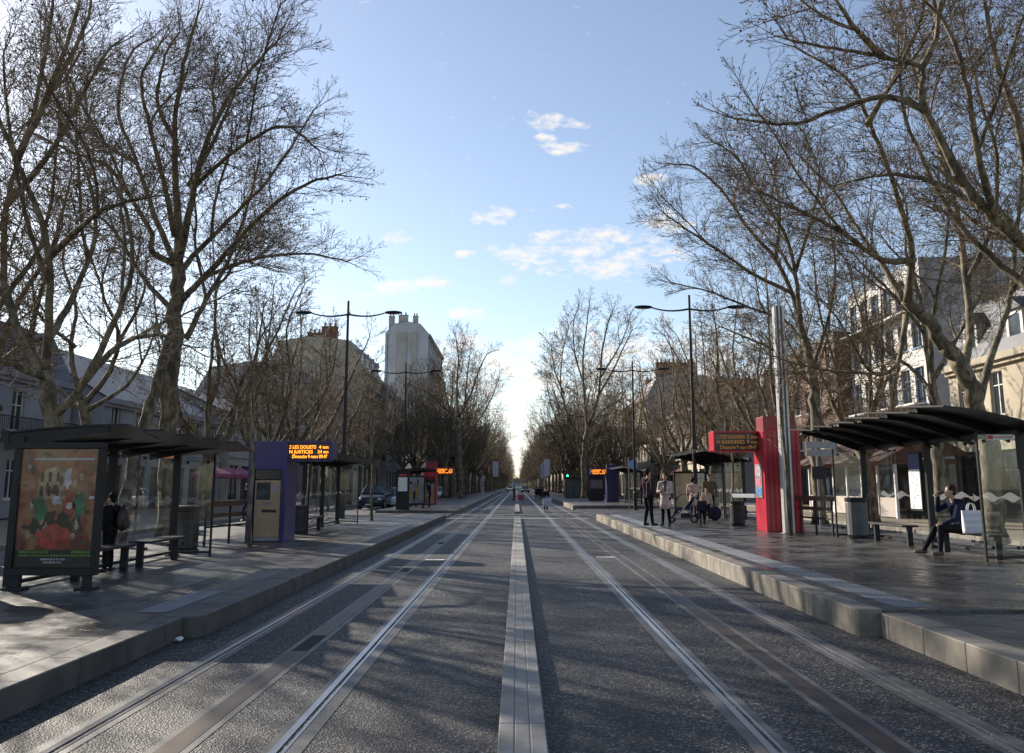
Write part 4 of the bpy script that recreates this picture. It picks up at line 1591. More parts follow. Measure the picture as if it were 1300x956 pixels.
# ---- generic row trees: three shapes, copied along the avenue
def row_tree(seed, H, spread, S, fixed, nl):
    rnd = random.Random(seed)
    t = empty('plane_tree', (0, 0, -50), 'bare plane tree', 'tree')
    tb, cb = MB(), MB()
    fork = H * rnd.uniform(.24, .30)
    cur = smooth_line([Vector((0, 0, 0)), Vector((rnd.uniform(-.1, .1), 0, fork * .5)), Vector((rnd.uniform(-.25, .25), rnd.uniform(-.2, .2), fork))], rnd, .02, 4)
    n = len(cur)
    rad = [.36 - .12 * k / (n - 1) for k in range(n)]
    rad[0] = .46
    tb.tube(cur, rad, 9, 0)
    top = cur[-1]
    for k in range(nl):
        a = 2 * PI * (k + rnd.uniform(-.3, .3)) / nl
        out = spread * rnd.uniform(.55, 1.0) if k else spread * .15
        hh = H * rnd.uniform(.82, 1.0) if k % 2 == 0 else H * rnd.uniform(.6, .85)
        if k == 0:
            hh = H
        s0 = top + Vector((0, 0, -rnd.uniform(0, fork * .25)))
        pts = [s0]
        for u in (.25, .5, .75, 1.0):
            o = out * (u ** .75)
            pts.append(Vector((math.cos(a) * o + rnd.uniform(-.35, .35), math.sin(a) * o + rnd.uniform(-.35, .35), s0.z + (hh - s0.z) * u ** 1.15 + rnd.uniform(-.3, .3))))
        c2 = smooth_line(pts, rnd, .03, 4)
        r0 = rnd.uniform(.13, .2)
        rd = [r0 + (.03 - r0) * (m / (len(c2) - 1)) ** .8 for m in range(len(c2))]
        cb.tube(c2, rd, 7, 0)
        L_ = (pts[-1] - pts[0]).length
        spawn(cb, True, rnd, c2, rd, L_, 0, S, .2, None, .5, fixed)
    tb.build('trunk', [M_bark, M_twig], t, smooth=True)
    cb.build('crown', [M_bark, M_twig, M_ball], t, smooth=True)
    return t


SR = Spec(sp=(.30, .235, .19), seg=(.6, .42, .32), rmin=.0105, ball=.05, ratio=(.36, .62))
SR2 = Spec(sp=(.46, .40, .33), seg=(.8, .55, .45), rmin=.017, ball=.0, ratio=(.38, .64))
protos = [row_tree(101, 13.0, 4.6, SR, 3.2, 8), row_tree(102, 13.0, 4.2, SR, 3.2, 7), row_tree(103, 13.0, 5.0, SR, 3.1, 8)]
fprotos = [row_tree(111, 15.0, 5.0, SR2, 3.9, 8), row_tree(112, 15.0, 4.6, SR2, 3.9, 7)]
used = set()
rt_rnd = random.Random(77)


def put_tree(x, y, k, sc, label, group=None, far=False, z=.12):
    pr = (fprotos if far else protos)[k % (2 if far else 3)]
    key = (far, k % (2 if far else 3))
    rz = rt_rnd.uniform(0, 6.28)
    if key in used:
        return dup(pr, (x, y, z), rz, label, group, sc)
    used.add(key)
    pr.location = (x, y, z)
    pr.rotation_euler = (0, 0, rz)
    pr.scale = (sc, sc, sc)
    pr['label'] = label
    if group:
        pr['group'] = group
    return pr


mid = [(-13.9, 39, 0, .95, 'bare plane whose trunk stands beside the pink parasols'),
       (-13.6, 47, 1, .95, 'bare plane behind the purple kiosk, left of the first lamp'),
       (-13.8, 54, 2, 1.0, 'bare plane directly behind the shelter of the purple kiosk'),
       (-13.6, 62, 0, .95, 'bare plane in front of the low slate-roofed house'),
       (-13.7, 71, 1, .9, 'bare plane just left of the second lamp on the left'),
       (-13.6, 82, 2, .9, 'bare plane behind the parked dark car and silver car'),
       (-14.5, 22, 2, .9, 'bare plane at the very left edge in front of the pale mansion'),
       (14.2, 47, 2, 1.0, 'bare plane between the striped column and the shelter with beige poster'),
       (13.6, 54, 0, 1.0, 'bare plane above the header of the red kiosk'),
       (13.8, 62, 1, 1.0, 'bare plane with knobbly trunk right of the first right-hand lamp'),
       (13.6, 71, 2, 1.05, 'bare plane before the mansard house with the dormers'),
       (13.7, 82, 0, 1.05, 'bare plane before the cream house with the balcony'),
       (15.2, 38, 1, .9, 'bare plane behind the glass of the near right shelter')]
for a in mid:
    put_tree(*a)
y = 108.0
k = 0
while y < 950:
    for s in (-1, 1):
        put_tree(s * ((8.4 if y < 200 else 7.4) + rt_rnd.uniform(-.4, .4)), y + rt_rnd.uniform(-1, 1), k, rt_rnd.uniform(.95, 1.2), 'bare plane in the long far rows that close in beyond the second stop', 'planes in the far rows of the avenue', True)
        k += 1
        if y < 220:
            put_tree(s * (14.3 + rt_rnd.uniform(-.4, .4)), y + 4 + rt_rnd.uniform(-1, 1), k + 1, rt_rnd.uniform(.95, 1.15), 'bare plane in the long far rows that close in beyond the second stop', 'planes in the far rows of the avenue', True)
    y += 9.5 if y < 250 else (12 if y < 500 else 20)


for i in range(7):
    put_tree(-9 + 3 * i + rt_rnd.uniform(-.6, .6), 985 + rt_rnd.uniform(-8, 8), i, rt_rnd.uniform(.75, 1.0), 'bare plane in the long far rows that close in beyond the second stop', 'planes in the far rows of the avenue', True)


# ---- young staked street trees on the platforms
def young(seed, H, r, lean):
    rnd = random.Random(seed)
    t = empty('young_tree', (0, 0, -60), 'young tree', 'tree', 0, 'slim young trees on the platforms')
    tb, cb = MB(), MB()
    pts = [Vector((lean * (u ** 1.5) + rnd.uniform(-.03, .03) * (u > 0), rnd.uniform(-.04, .04) * (u > 0), H * .62 * u)) for u in (0, .25, .5, .75, 1)]
    cur = smooth_line(pts, rnd, .006, 4)
    n = len(cur)
    rad = [r * (1 - .45 * k_ / (n - 1)) for k_ in range(n)]
    tb.tube(cur, rad, 8, 0)
    S = Spec(sp=(.20, .17, .15), seg=(.28, .22, .2), rmin=.005, ball=0, ratio=(.45, .75), up=.12)
    top = cur[-1]
    lead = smooth_line([top, top + Vector((.05, 0, H * .2)), top + Vector((lean * .2, .05, H * .38))], rnd, .01, 4)
    rd = [rad[-1] * (1 - .75 * m / (len(lead) - 1)) for m in range(len(lead))]
    cb.tube(lead, rd, 6, 0)
    spawn(cb, None, rnd, lead, rd, H * .4, 1, S, .05, None, .3, H * .24)
    spawn(cb, None, rnd, cur[n // 2:], rad[n // 2:], H * .3, 1, S, .2, None, .3, H * .18)
    tb.build('trunk', [M_bark, M_twig], t, smooth=True)
    cb.build('crown', [M_bark, M_twig], t, smooth=True)
    return t


yp = [young(201, 5.6, .062, -.10), young(202, 5.2, .06, .12)]
yl = [(317, 694, ZL, 0, 'slim young tree close against the left side of the purple kiosk'),
      (388, 677, ZL, 1, 'slim young tree in front of the shelter behind the purple kiosk'),
      (472, 661, ZL, 0, 'slim young tree in front of the dark parked car'),
      (528, 643, ZL, 1, 'slim young tree before the far pale blue poster'),
      (931, 666, ZR, 1, 'slim young tree under the red kiosk departure board'),
      (1004, 680, ZR, 0, 'slim young tree right beside the striped column'),
      (794, 643, .07, 1, 'slim young tree beside the second right lamp at the crossing'),
      (1098, 655, .12, 0, 'slim young tree on the sandy promenade seen through the right shelter')]
yu = set()
for px, py, z, k, lb in yl:
    g = G(px, py, z)
    if k in yu:
        dup(yp[k], (g.x, g.y, z), rt_rnd.uniform(-.4, .4), lb)
    else:
        yu.add(k)
        yp[k].location = (g.x, g.y, z)
        yp[k]['label'] = lb
# ------------------------------------------------------------------ buildings
def stone(name, c, c2):
    return mat(name, c, .85, color2=c2, scale=.5, detail=8, bump=.12, bscale=14)


M_tuff = stone('tuffeau_stone', (.48, .42, .32), (.34, .30, .23))
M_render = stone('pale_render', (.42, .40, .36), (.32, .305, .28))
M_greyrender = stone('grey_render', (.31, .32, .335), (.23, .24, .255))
M_brick = mat('brick_red', (.20, .085, .055), .85, color2=(.13, .06, .042), scale=3, bump=.2, bscale=30)
M_slate = mat('slate_roof', (.075, .078, .09), .55, color2=(.045, .047, .055), scale=2.5, bump=.2, bscale=20)
M_zinc = mat('zinc_roof', (.20, .21, .23), .5, color2=(.14, .15, .165), scale=1.0)
M_tile = mat('tile_brown', (.11, .06, .04), .8, color2=(.07, .04, .03), scale=2, bump=.3, bscale=15)
M_wframe = mat('window_frame_white', (.60, .59, .56), .5)
M_shutter = mat('shutter_grey', (.36, .36, .35), .6, var=.1, scale=3)
M_shopdark = mat('shop_front', (.06, .055, .05), .4, var=.5, scale=.8)
M_curtain = mat('window_curtain', (.30, .29, .27), .8, var=.2, scale=4)


def window_proto(w, h, style):
    """local: x along the wall (0 centre), z from sill, +y outwards; sits in an opening 0.22 deep"""
    f = MB()
    y = -.14
    t = .055
    f.box(-w / 2, -w / 2 + t, y - .03, y + .03, 0, h)
    f.box(w / 2 - t, w / 2, y - .03, y + .03, 0, h)
    f.box(-w / 2 + t, w / 2 - t, y - .03, y + .03, h - t, h)
    f.box(-w / 2 + t, w / 2 - t, y - .03, y + .03, 0, t)
    f.box(-.03, .03, y - .025, y + .025, t, h - t)
    if h > 1.7:
        f.box(-w / 2 + t, w / 2 - t, y - .02, y + .02, h * .68, h * .68 + .045)
    f.box(-w / 2 - .08, w / 2 + .08, -.10, .07, -.09, -.002)
    p = MB()
    p.quad([(-w / 2 + t, y - .01, t), (w / 2 - t, y - .01, t), (w / 2 - t, y - .01, h - t), (-w / 2 + t, y - .01, h - t)])
    s = None
    if style == 'shutter':
        s = MB()
        for sg in (-1, 1):
            a, b_ = sorted((sg * (w / 2 + .03), sg * (w / 2 + .03 + w * .47)))
            s.box(a, b_, .012, .05, .0, h)
    return f, p, s


def building(label, side, xf, y0, y1, floors, bays, wall_m, roof, roof_m, depth=11.0, ground='shop', win=(1.05, 1.9), shutters=False, balc=(), chim=(), gable_windows=0, cornice=True, surround=True, dormers=0, roof_h=3.2, gable_m=None, frame_m=None, awning=None):
    """street front in the plane x=xf running from y0 to y1; side -1: left of the avenue (faces +x), +1: right (faces -x)"""
    n = -side
    H = sum(floors)
    t = empty('town_building', (xf, y0, .12), label, 'building', 0)
    W = y1 - y0
    frame_m = frame_m or M_wframe

    def X(d):            # d metres outwards from the front
        return n * d
    wall = MB()
    # openings per storey
    zc = 0.0
    bw = W / bays
    openings = []
    for fi, fh in enumerate(floors):
        for b_ in range(bays):
            c = bw * (b_ + .5)
            if fi == 0:
                if ground == 'shop':
                    w_, z0, z1 = bw * .78, .25, fh - .75
                else:
                    w_, z0, z1 = win[0], .9, min(fh - .5, .9 + win[1])
            else:
                tall = fi in balc
                w_ = win[0]
                z0 = .15 if tall else .75
                z1 = min(fh - .45, z0 + win[1] + (.4 if tall else 0))
            openings.append((c - w_ / 2, c + w_ / 2, zc + z0, zc + z1, fi))
        zc += fh
    # front wall as strips round the openings, with reveals
    zc = 0.0
    for fi, fh in enumerate(floors):
        ops = [o for o in openings if o[4] == fi]
        za, zb = ops[0][2], ops[0][3]
        wall.quad([(0, 0, zc), (0, W, zc), (0, W, za), (0, 0, za)])
        wall.quad([(0, 0, zb), (0, W, zb), (0, W, zc + fh), (0, 0, zc + fh)])
        yy = 0.0
        for o in ops:
            wall.quad([(0, yy, za), (0, o[0], za), (0, o[0], zb), (0, yy, zb)])
            d = X(-.24)
            wall.quad([(0, o[0], za), (d, o[0], za), (d, o[0], zb), (0, o[0], zb)])
            wall.quad([(0, o[1], za), (0, o[1], zb), (d, o[1], zb), (d, o[1], za)])
            wall.quad([(0, o[0], zb), (d, o[0], zb), (d, o[1], zb), (0, o[1], zb)])
            wall.quad([(0, o[0], za), (0, o[1], za), (d, o[1], za), (d, o[0], za)])
            yy = o[1]
        wall.quad([(0, yy, za), (0, W, za), (0, W, zb), (0, yy, zb)])
        zc += fh
    D = X(-depth)
    # gable and rear walls
    gy = 0
    g = MB()
    if roof == 'gable':          # ridge parallel to the street, gable end faces the viewer
        wall.quad([(0, 0, 0), (D, 0, 0), (D, 0, H), (D / 2, 0, H + roof_h), (0, 0, H)], 1)
        wall.quad([(0, W, 0), (0, W, H), (D / 2, W, H + roof_h), (D, W, H), (D, W, 0)], 1)
    elif roof == 'mansard':
        i = X(-1.3)
        wall.quad([(0, 0, 0), (D, 0, 0), (D, 0, H), (D - i, 0, H + roof_h * .8), (D / 2, 0, H + roof_h), (i, 0, H + roof_h * .8), (0, 0, H)], 1)
        wall.quad([(0, W, 0), (0, W, H), (i, W, H + roof_h * .8), (D / 2, W, H + roof_h), (D - i, W, H + roof_h * .8), (D, W, H), (D, W, 0)], 1)
    else:
        wall.quad([(0, 0, 0), (D, 0, 0), (D, 0, H + .5), (0, 0, H + .5)], 1)
        wall.quad([(0, W, 0), (0, W, H + .5), (D, W, H + .5), (D, W, 0)], 1)
    wall.quad([(D, 0, 0), (D, W, 0), (D, W, H), (D, 0, H)], 1)
    # room backs behind the openings so that nobody looks through
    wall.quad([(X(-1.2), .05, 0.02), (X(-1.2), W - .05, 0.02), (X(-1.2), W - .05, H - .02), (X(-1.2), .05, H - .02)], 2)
    wo = wall.build('wall', [wall_m, gable_m or wall_m, M_dark], t)
    # roof
    rf = MB()
    o = X(.28)
    th = .10
    if roof == 'gable':
        zr = H + roof_h
        e = .12 * roof_h / (depth / 2)
        rf.quad([(o, -.12, H - e + .04), (o, W + .12, H - e + .04), (D / 2, W + .12, zr + .04), (D / 2, -.12, zr + .04)])
        rf.quad([(D - o, -.12, H - e + .04), (D / 2, -.12, zr + .04), (D / 2, W + .12, zr + .04), (D - o, W + .12, H - e + .04)])
        rf.quad([(o, -.12, H - e - .06), (D / 2, -.12, zr - .06), (D / 2, -.12, zr + .04), (o, -.12, H - e + .04)])
        rf.quad([(o, -.12, H - e - .06), (o, -.12, H - e + .04), (o, W + .12, H - e + .04), (o, W + .12, H - e - .06)])
    elif roof == 'mansard':
        i = X(-1.3)
        zm, zr = H + roof_h * .8, H + roof_h
        for (xa, za, xb, zb) in ((X(.05), H, i, zm), (i, zm, D / 2, zr), (D / 2, zr, D - i, zm), (D - i, zm, D, H)):
            rf.quad([(xa, -.06, za + .03), (xa, W + .06, za + .03), (xb, W + .06, zb + .03), (xb, -.06, zb + .03)])
    else:
        rf.quad([(0, 0, H + .1), (D, 0, H + .1), (D, W, H + .1), (0, W, H + .1)])
        rf.box(min(0, X(-.25)), max(0, X(-.25)), .003, W - .003, H + .0, H + .5)
    ro = rf.build('roof', roof_m, t)
    for (cy, cx, cw, cl, ch, cm) in chim:
        b = MB()
        xx = X(-cx)
        zb = H - .3
        zt = H + (roof_h if roof != 'flat' else 0) + ch
        b.box(xx - cl / 2, xx + cl / 2, cy - cw / 2, cy + cw / 2, zb, zt, 0)
        b.box(xx - cl / 2 - .06, xx + cl / 2 + .06, cy - cw / 2 - .06, cy + cw / 2 + .06, zt, zt + .12, 0)
        kk = max(2, int(cl / .55))
        for q in range(kk):
            px_ = xx - cl / 2 + cl * (q + .5) / kk
            b.tube([(px_, cy, zt + .12), (px_, cy, zt + .62)], [.13, .10], 8, 1)
        b.build('chimney', [cm, M_brick], ro)
    # cornice and string courses
    if cornice:
        b = MB()
        b.box(min(X(.003), X(.34)), max(X(.003), X(.34)), .004, W - .004, H - .32, H - .02)
        b.box(min(X(.003), X(.18)), max(X(.003), X(.18)), .006, W - .006, H - .5, H - .322)
        b.build('cornice', wall_m, t)
        b = MB()
        zc = floors[0]
        for fh in floors[1:]:
            b.box(min(X(.003), X(.12)), max(X(.003), X(.12)), .005, W - .005, zc - .16, zc + .04)
            zc += fh
        b.build('string_course', wall_m, t)
    # windows
    protos_ = {}
    rnd = random.Random(int(y0 * 10))
    for (a, b_, za, zb, fi) in openings:
        w_, h_ = b_ - a, zb - za
        key = (round(w_, 2), round(h_, 2), fi == 0 and ground == 'shop')
        shop = key[2]
        if key not in protos_:
            f, p, s = window_proto(w_, h_, 'shutter' if shutters and not shop else '')
            fo = f.build('shop_window' if shop else 'window', M_shopdark if shop else frame_m, t)
            po = p.build('pane', M_pane, fo)
            so = s.build('shutter', M_shutter, fo) if s else None
            protos_[key] = (fo, po, so)
        else:
            f0_, p0_, s0_ = protos_[key]
            fo = f0_.copy(); col.objects.link(fo); fo.parent = t
            po = p0_.copy(); col.objects.link(po); po.parent = fo
            if s0_:
                so = s0_.copy(); col.objects.link(so); so.parent = fo
        fo.location = (0, (a + b_) / 2, za)
        fo.rotation_euler = (0, 0, R(-90) if n > 0 else R(90))
    for fi in balc:
        z = sum(floors[:fi])
        b = MB()
        b.box(min(X(.125), X(.8)), max(X(.125), X(.8)), .2, W - .2, z + .05, z + .17)
        bo = b.build('balcony', wall_m, t)
        b = MB()
        b.box(min(X(.74), X(.78)), max(X(.74), X(.78)), .22, W - .22, z + 1.05, z + 1.1)
        yy = .25
        while yy < W - .22:
            b.box(min(X(.75), X(.77)), max(X(.75), X(.77)), yy, yy + .02, z + .17, z + 1.05)
            yy += .16
        b.build('railing', M_black2, bo)
    for q in range(dormers):
        cy = W * (q + .5) / dormers
        b = MB()
        xa, xb = X(-.25), X(-1.9)
        b.box(min(xa, xb), max(xa, xb), cy - .62, cy + .62, H + .1, H + 1.75)
        dm = b.build('dormer', M_wframe, t)
        b = MB()
        b.prism([(cy - .8, H + 1.75), (cy + .8, H + 1.75), (cy, H + 2.35)], X(-.12), X(-2.0), 'x')
        b.build('dormer_roof', roof_m, dm)
        b = MB()
        xp = X(-.24)
        b.quad([(xp, cy - .42, H + .35), (xp, cy + .42, H + .35), (xp, cy + .42, H + 1.55), (xp, cy - .42, H + 1.55)])
        b.build('pane', M_pane, dm)
    if awning:
        b = MB()
        for q in range(bays):
            c = bw * (q + .5)
            z = floors[0] - .6
            b.quad([(X(.02), c - bw * .42, z), (X(.02), c + bw * .42, z), (X(1.3), c + bw * .42, z - .7), (X(1.3), c - bw * .42, z - .7)])
            b.quad([(X(1.3), c - bw * .42, z - .7), (X(1.3), c + bw * .42, z - .7), (X(1.3), c + bw * .42, z - .92), (X(1.3), c - bw * .42, z - .92)])
        b.build('awning', awning, t)
    # gable-end windows (towards the viewer)
    if gable_windows:
        f, p, s = window_proto(1.0, 1.6, '')
        first = None
        for k_ in range(gable_windows):
            fi = 1 + k_ % max(1, len(floors) - 1)
            z = sum(floors[:fi]) + .8
            xx = X(-depth * (.3 + .35 * (k_ // max(1, len(floors) - 1))))
            if first is None:
                fo = f.build('window', frame_m, t)
                po = p.build('pane', M_pane, fo)
                first = (fo, po)
            else:
                fo = first[0].copy(); col.objects.link(fo); fo.parent = t
                po = first[1].copy(); col.objects.link(po); po.parent = fo
            fo.location = (xx, -.19, z)
            fo.rotation_euler = (0, 0, PI)
    return t


# ---- left side (in shade)
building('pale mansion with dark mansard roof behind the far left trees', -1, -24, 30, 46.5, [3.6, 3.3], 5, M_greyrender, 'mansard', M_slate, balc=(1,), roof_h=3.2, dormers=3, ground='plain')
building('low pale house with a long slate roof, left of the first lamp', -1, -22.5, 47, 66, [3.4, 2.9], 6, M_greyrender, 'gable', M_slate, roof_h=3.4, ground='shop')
building('low shuttered house right of the slate-roofed house on the left', -1, -22, 66.5, 84, [3.8, 3.1], 6, M_render, 'gable', M_slate, roof_h=2.6, shutters=True)
building('three-storey mansard house set back left of the second lamp', -1, -20.5, 84.5, 100, [4.0, 3.4, 3.2], 5, M_render, 'mansard', M_slate, roof_h=3.0, chim=((12, 5, .7, 1.6, .9, M_render),), balc=(1,))
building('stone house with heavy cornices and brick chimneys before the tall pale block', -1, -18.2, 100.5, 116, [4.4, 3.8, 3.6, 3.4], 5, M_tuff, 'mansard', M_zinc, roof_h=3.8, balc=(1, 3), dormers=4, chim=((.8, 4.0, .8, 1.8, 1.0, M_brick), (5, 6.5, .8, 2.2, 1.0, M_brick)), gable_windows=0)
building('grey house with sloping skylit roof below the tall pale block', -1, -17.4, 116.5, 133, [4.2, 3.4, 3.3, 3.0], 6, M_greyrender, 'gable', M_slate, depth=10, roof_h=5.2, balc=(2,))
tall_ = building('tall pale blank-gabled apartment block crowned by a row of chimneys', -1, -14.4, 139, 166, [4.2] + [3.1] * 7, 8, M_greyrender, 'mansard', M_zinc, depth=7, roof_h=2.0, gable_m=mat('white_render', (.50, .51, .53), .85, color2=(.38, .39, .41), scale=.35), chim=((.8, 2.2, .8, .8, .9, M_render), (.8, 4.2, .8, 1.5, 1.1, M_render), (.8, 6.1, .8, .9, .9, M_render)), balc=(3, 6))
for xa, xb, zt in ((-2.65, -1.8, 26.2), (-5.0, -3.5, 26.2)):
    b = MB(); b.box(xa, xb, -.22, -.004, 6.0, zt); b.build('flue', MATS['pale_render'], tall_)
b = MB(); b.tube([(-6.6, -.08, .2), (-6.6, -.08, 25.8)], .07, 8); b.build('drainpipe', M_zinc, tall_)
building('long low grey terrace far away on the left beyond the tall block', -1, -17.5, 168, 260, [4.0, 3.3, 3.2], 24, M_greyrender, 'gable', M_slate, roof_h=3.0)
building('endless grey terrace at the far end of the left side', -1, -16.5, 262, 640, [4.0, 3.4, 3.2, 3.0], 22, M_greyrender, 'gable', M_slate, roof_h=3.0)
# ---- right side (sunlit)
building('bright cream house with cornice at the right edge behind the shelter', 1, 21.0, 31, 42, [3.8, 3.4], 4, M_tuff, 'mansard', M_slate, roof_h=3.6, dormers=3, shutters=False, ground='shop')
building('modern apartment block of pale ribs and blue glass on the right', 1, 24.5, 51.5, 63, [3.4] + [2.85] * 4, 6, mat('white_concrete', (.60, .57, .53), .8, color2=(.50, .48, .44), scale=.6), 'flat', M_zinc, win=(1.25, 2.3), ground='shop', cornice=False, balc=(2, 4), gable_windows=4, gable_m=M_greyrender, frame_m=mat('window_frame_blue', (.12, .22, .34), .4), depth=14)
building('brown brick block between the striped column and the modern block', 1, 23.5, 63.5, 76, [3.6] + [2.9] * 3, 5, mat('brown_brick', (.15, .085, .06), .85, color2=(.10, .06, .045), scale=3, bump=.2, bscale=30), 'flat', M_zinc, win=(1.3, 1.7), cornice=False, gable_windows=4, depth=13)
building('white house with dormered slate roof behind the red kiosk header', 1, 17.2, 77, 92, [3.8, 3.0], 5, M_tuff, 'gable', M_slate, depth=13, roof_h=4.0, dormers=3, gable_windows=2, gable_m=M_greyrender, chim=((3, 6.5, .8, 1.8, .8, M_brick),))
building('cream mansard house with wall-long balcony right of the second lamp', 1, 18.8, 92.5, 118, [4.2, 3.4], 8, M_tuff, 'mansard', M_slate, depth=11, roof_h=3.6, balc=(1,), dormers=6, shutters=True, chim=((1.0, 5, .9, 4.4, 1.6, M_brick), (20, 5, .9, 3.6, 1.4, M_brick)), awning=mat('awning_brown', (.20, .09, .05), .8))
building('tall cream house with a row of chimney pots behind the second lamp', 1, 18.0, 118.5, 136, [4.2, 3.4, 3.2, 3.0], 6, M_tuff, 'mansard', M_slate, depth=10, roof_h=3.0, chim=((.8, 4, .9, 5.5, 1.4, M_brick), (12, 5, .9, 4.0, 1.6, M_brick)), balc=(2,), gable_windows=3, gable_m=M_render)
building('dark brick house farther along, right of the vase-shaped plane', 1, 17.0, 136.5, 156, [4.0, 3.4, 3.2, 2.8], 7, M_render, 'gable', M_tile, depth=10, roof_h=3.6, gable_m=M_brick, chim=((1, 5, .8, 3, 1, M_brick),))
building('long low cream terrace far away on the right', 1, 17.2, 157, 270, [4.0, 3.3, 3.2], 28, M_tuff, 'gable', M_slate, roof_h=3.0)


building('endless pale terrace at the far end of the right side', 1, 16.5, 272, 640, [4.0, 3.4, 3.2, 3.0], 22, M_render, 'gable', M_slate, roof_h=3.0)
building('distant grey building added to cover the horizon glow at the avenue end', 1, -30, 1040, 1054, [4.0, 3.4], 4, M_greyrender, 'gable', M_slate, depth=64, roof_h=2.5, gable_windows=2)  # invented building, added to block the white horizon glow between the trunks


# ---- low pavilion with brown roof seen through the right shelter
def pavilion():
    t = empty('market_pavilion', (17.6, 41, .12), 'low market pavilion with a brown tiled roof behind the right shelter glass', 'pavilion')
    b = MB(); b.box(0, 3.0, 0, 12, 2.5, 2.75); b.build('fascia', mat('fascia_orange', (.20, .095, .06), .6, var=.15, scale=2), t)
    b = MB()
    b.quad([(-.9, -.6, 2.65), (-.9, 12.6, 2.65), (1.6, 12.6, 3.9), (1.6, -.6, 3.9)])
    b.quad([(1.6, -.6, 3.9), (1.6, 12.6, 3.9), (3.4, 12.6, 2.9), (3.4, -.6, 2.9)])
    b.quad([(-.9, -.6, 2.65), (1.6, -.6, 3.9), (3.4, -.6, 2.9)])
    b.build('roof', M_tile, t)
    for k in range(7):
        b = MB(); b.box(.0, .12, 2.0 * k - .06, 2.0 * k + .06, 0, 2.5); b.build('post', M_white, t)
    b = MB(); b.box(2.6, 2.9, 0, 12, 0, 2.5); b.build('back_wall', M_render, t)
    for k in range(6):
        b = MB(); b.box(.05, .10, 2.0 * k + .1, 2.0 * k + 1.9, .05, .95); b.build('panel', mat('panel_pale', (.5, .42, .38), .6), t)
    for k in range(6):
        b = MB(); b.quad([(.08, 2.0 * k + .1, .95), (.08, 2.0 * k + 1.9, .95), (.08, 2.0 * k + 1.9, 2.5), (.08, 2.0 * k + .1, 2.5)]); b.build('window', M_pane, t)


pavilion()
# overhead cable from the cream house out over the promenade
b = MB()
p0, p1 = P(1165, 352, 27), P(1420, 372, 34)
pts = [p0.lerp(p1, u / 10) + Vector((0, 0, -.18 * math.sin(PI * u / 10))) for u in range(11)]
b.tube(pts, .018, 5)
tag(b.build('overhead_cable', M_black), 'single dark overhead cable crossing between the right-hand planes', 'cable')
# ------------------------------------------------------------------ people
M_skin = mat('skin', (.40, .24, .17), .55, var=.08, scale=9)
M_hairdk = mat('hair_dark', (.012, .009, .008), .6, spec=.15, var=.3, scale=30)
M_hairbl = mat('hair_fair', (.30, .17, .07), .6, spec=.15, var=.25, scale=30)
M_hairbr = mat('hair_brown', (.035, .02, .013), .6, spec=.15, var=.3, scale=30)
M_jeans = mat('denim', (.03, .04, .08), .85, spec=.1, var=.25, scale=14)
M_trdark = mat('trousers_dark', (.012, .012, .016), .85, spec=.1, var=.25, scale=14)
M_shoe = mat('shoe_dark', (.03, .024, .02), .5)
M_shoebr = mat('shoe_brown', (.12, .08, .045), .5)


def cloth(name, c):
    return mat(name, c, .9, var=.22, scale=9, bump=.35, bscale=16, spec=.08)


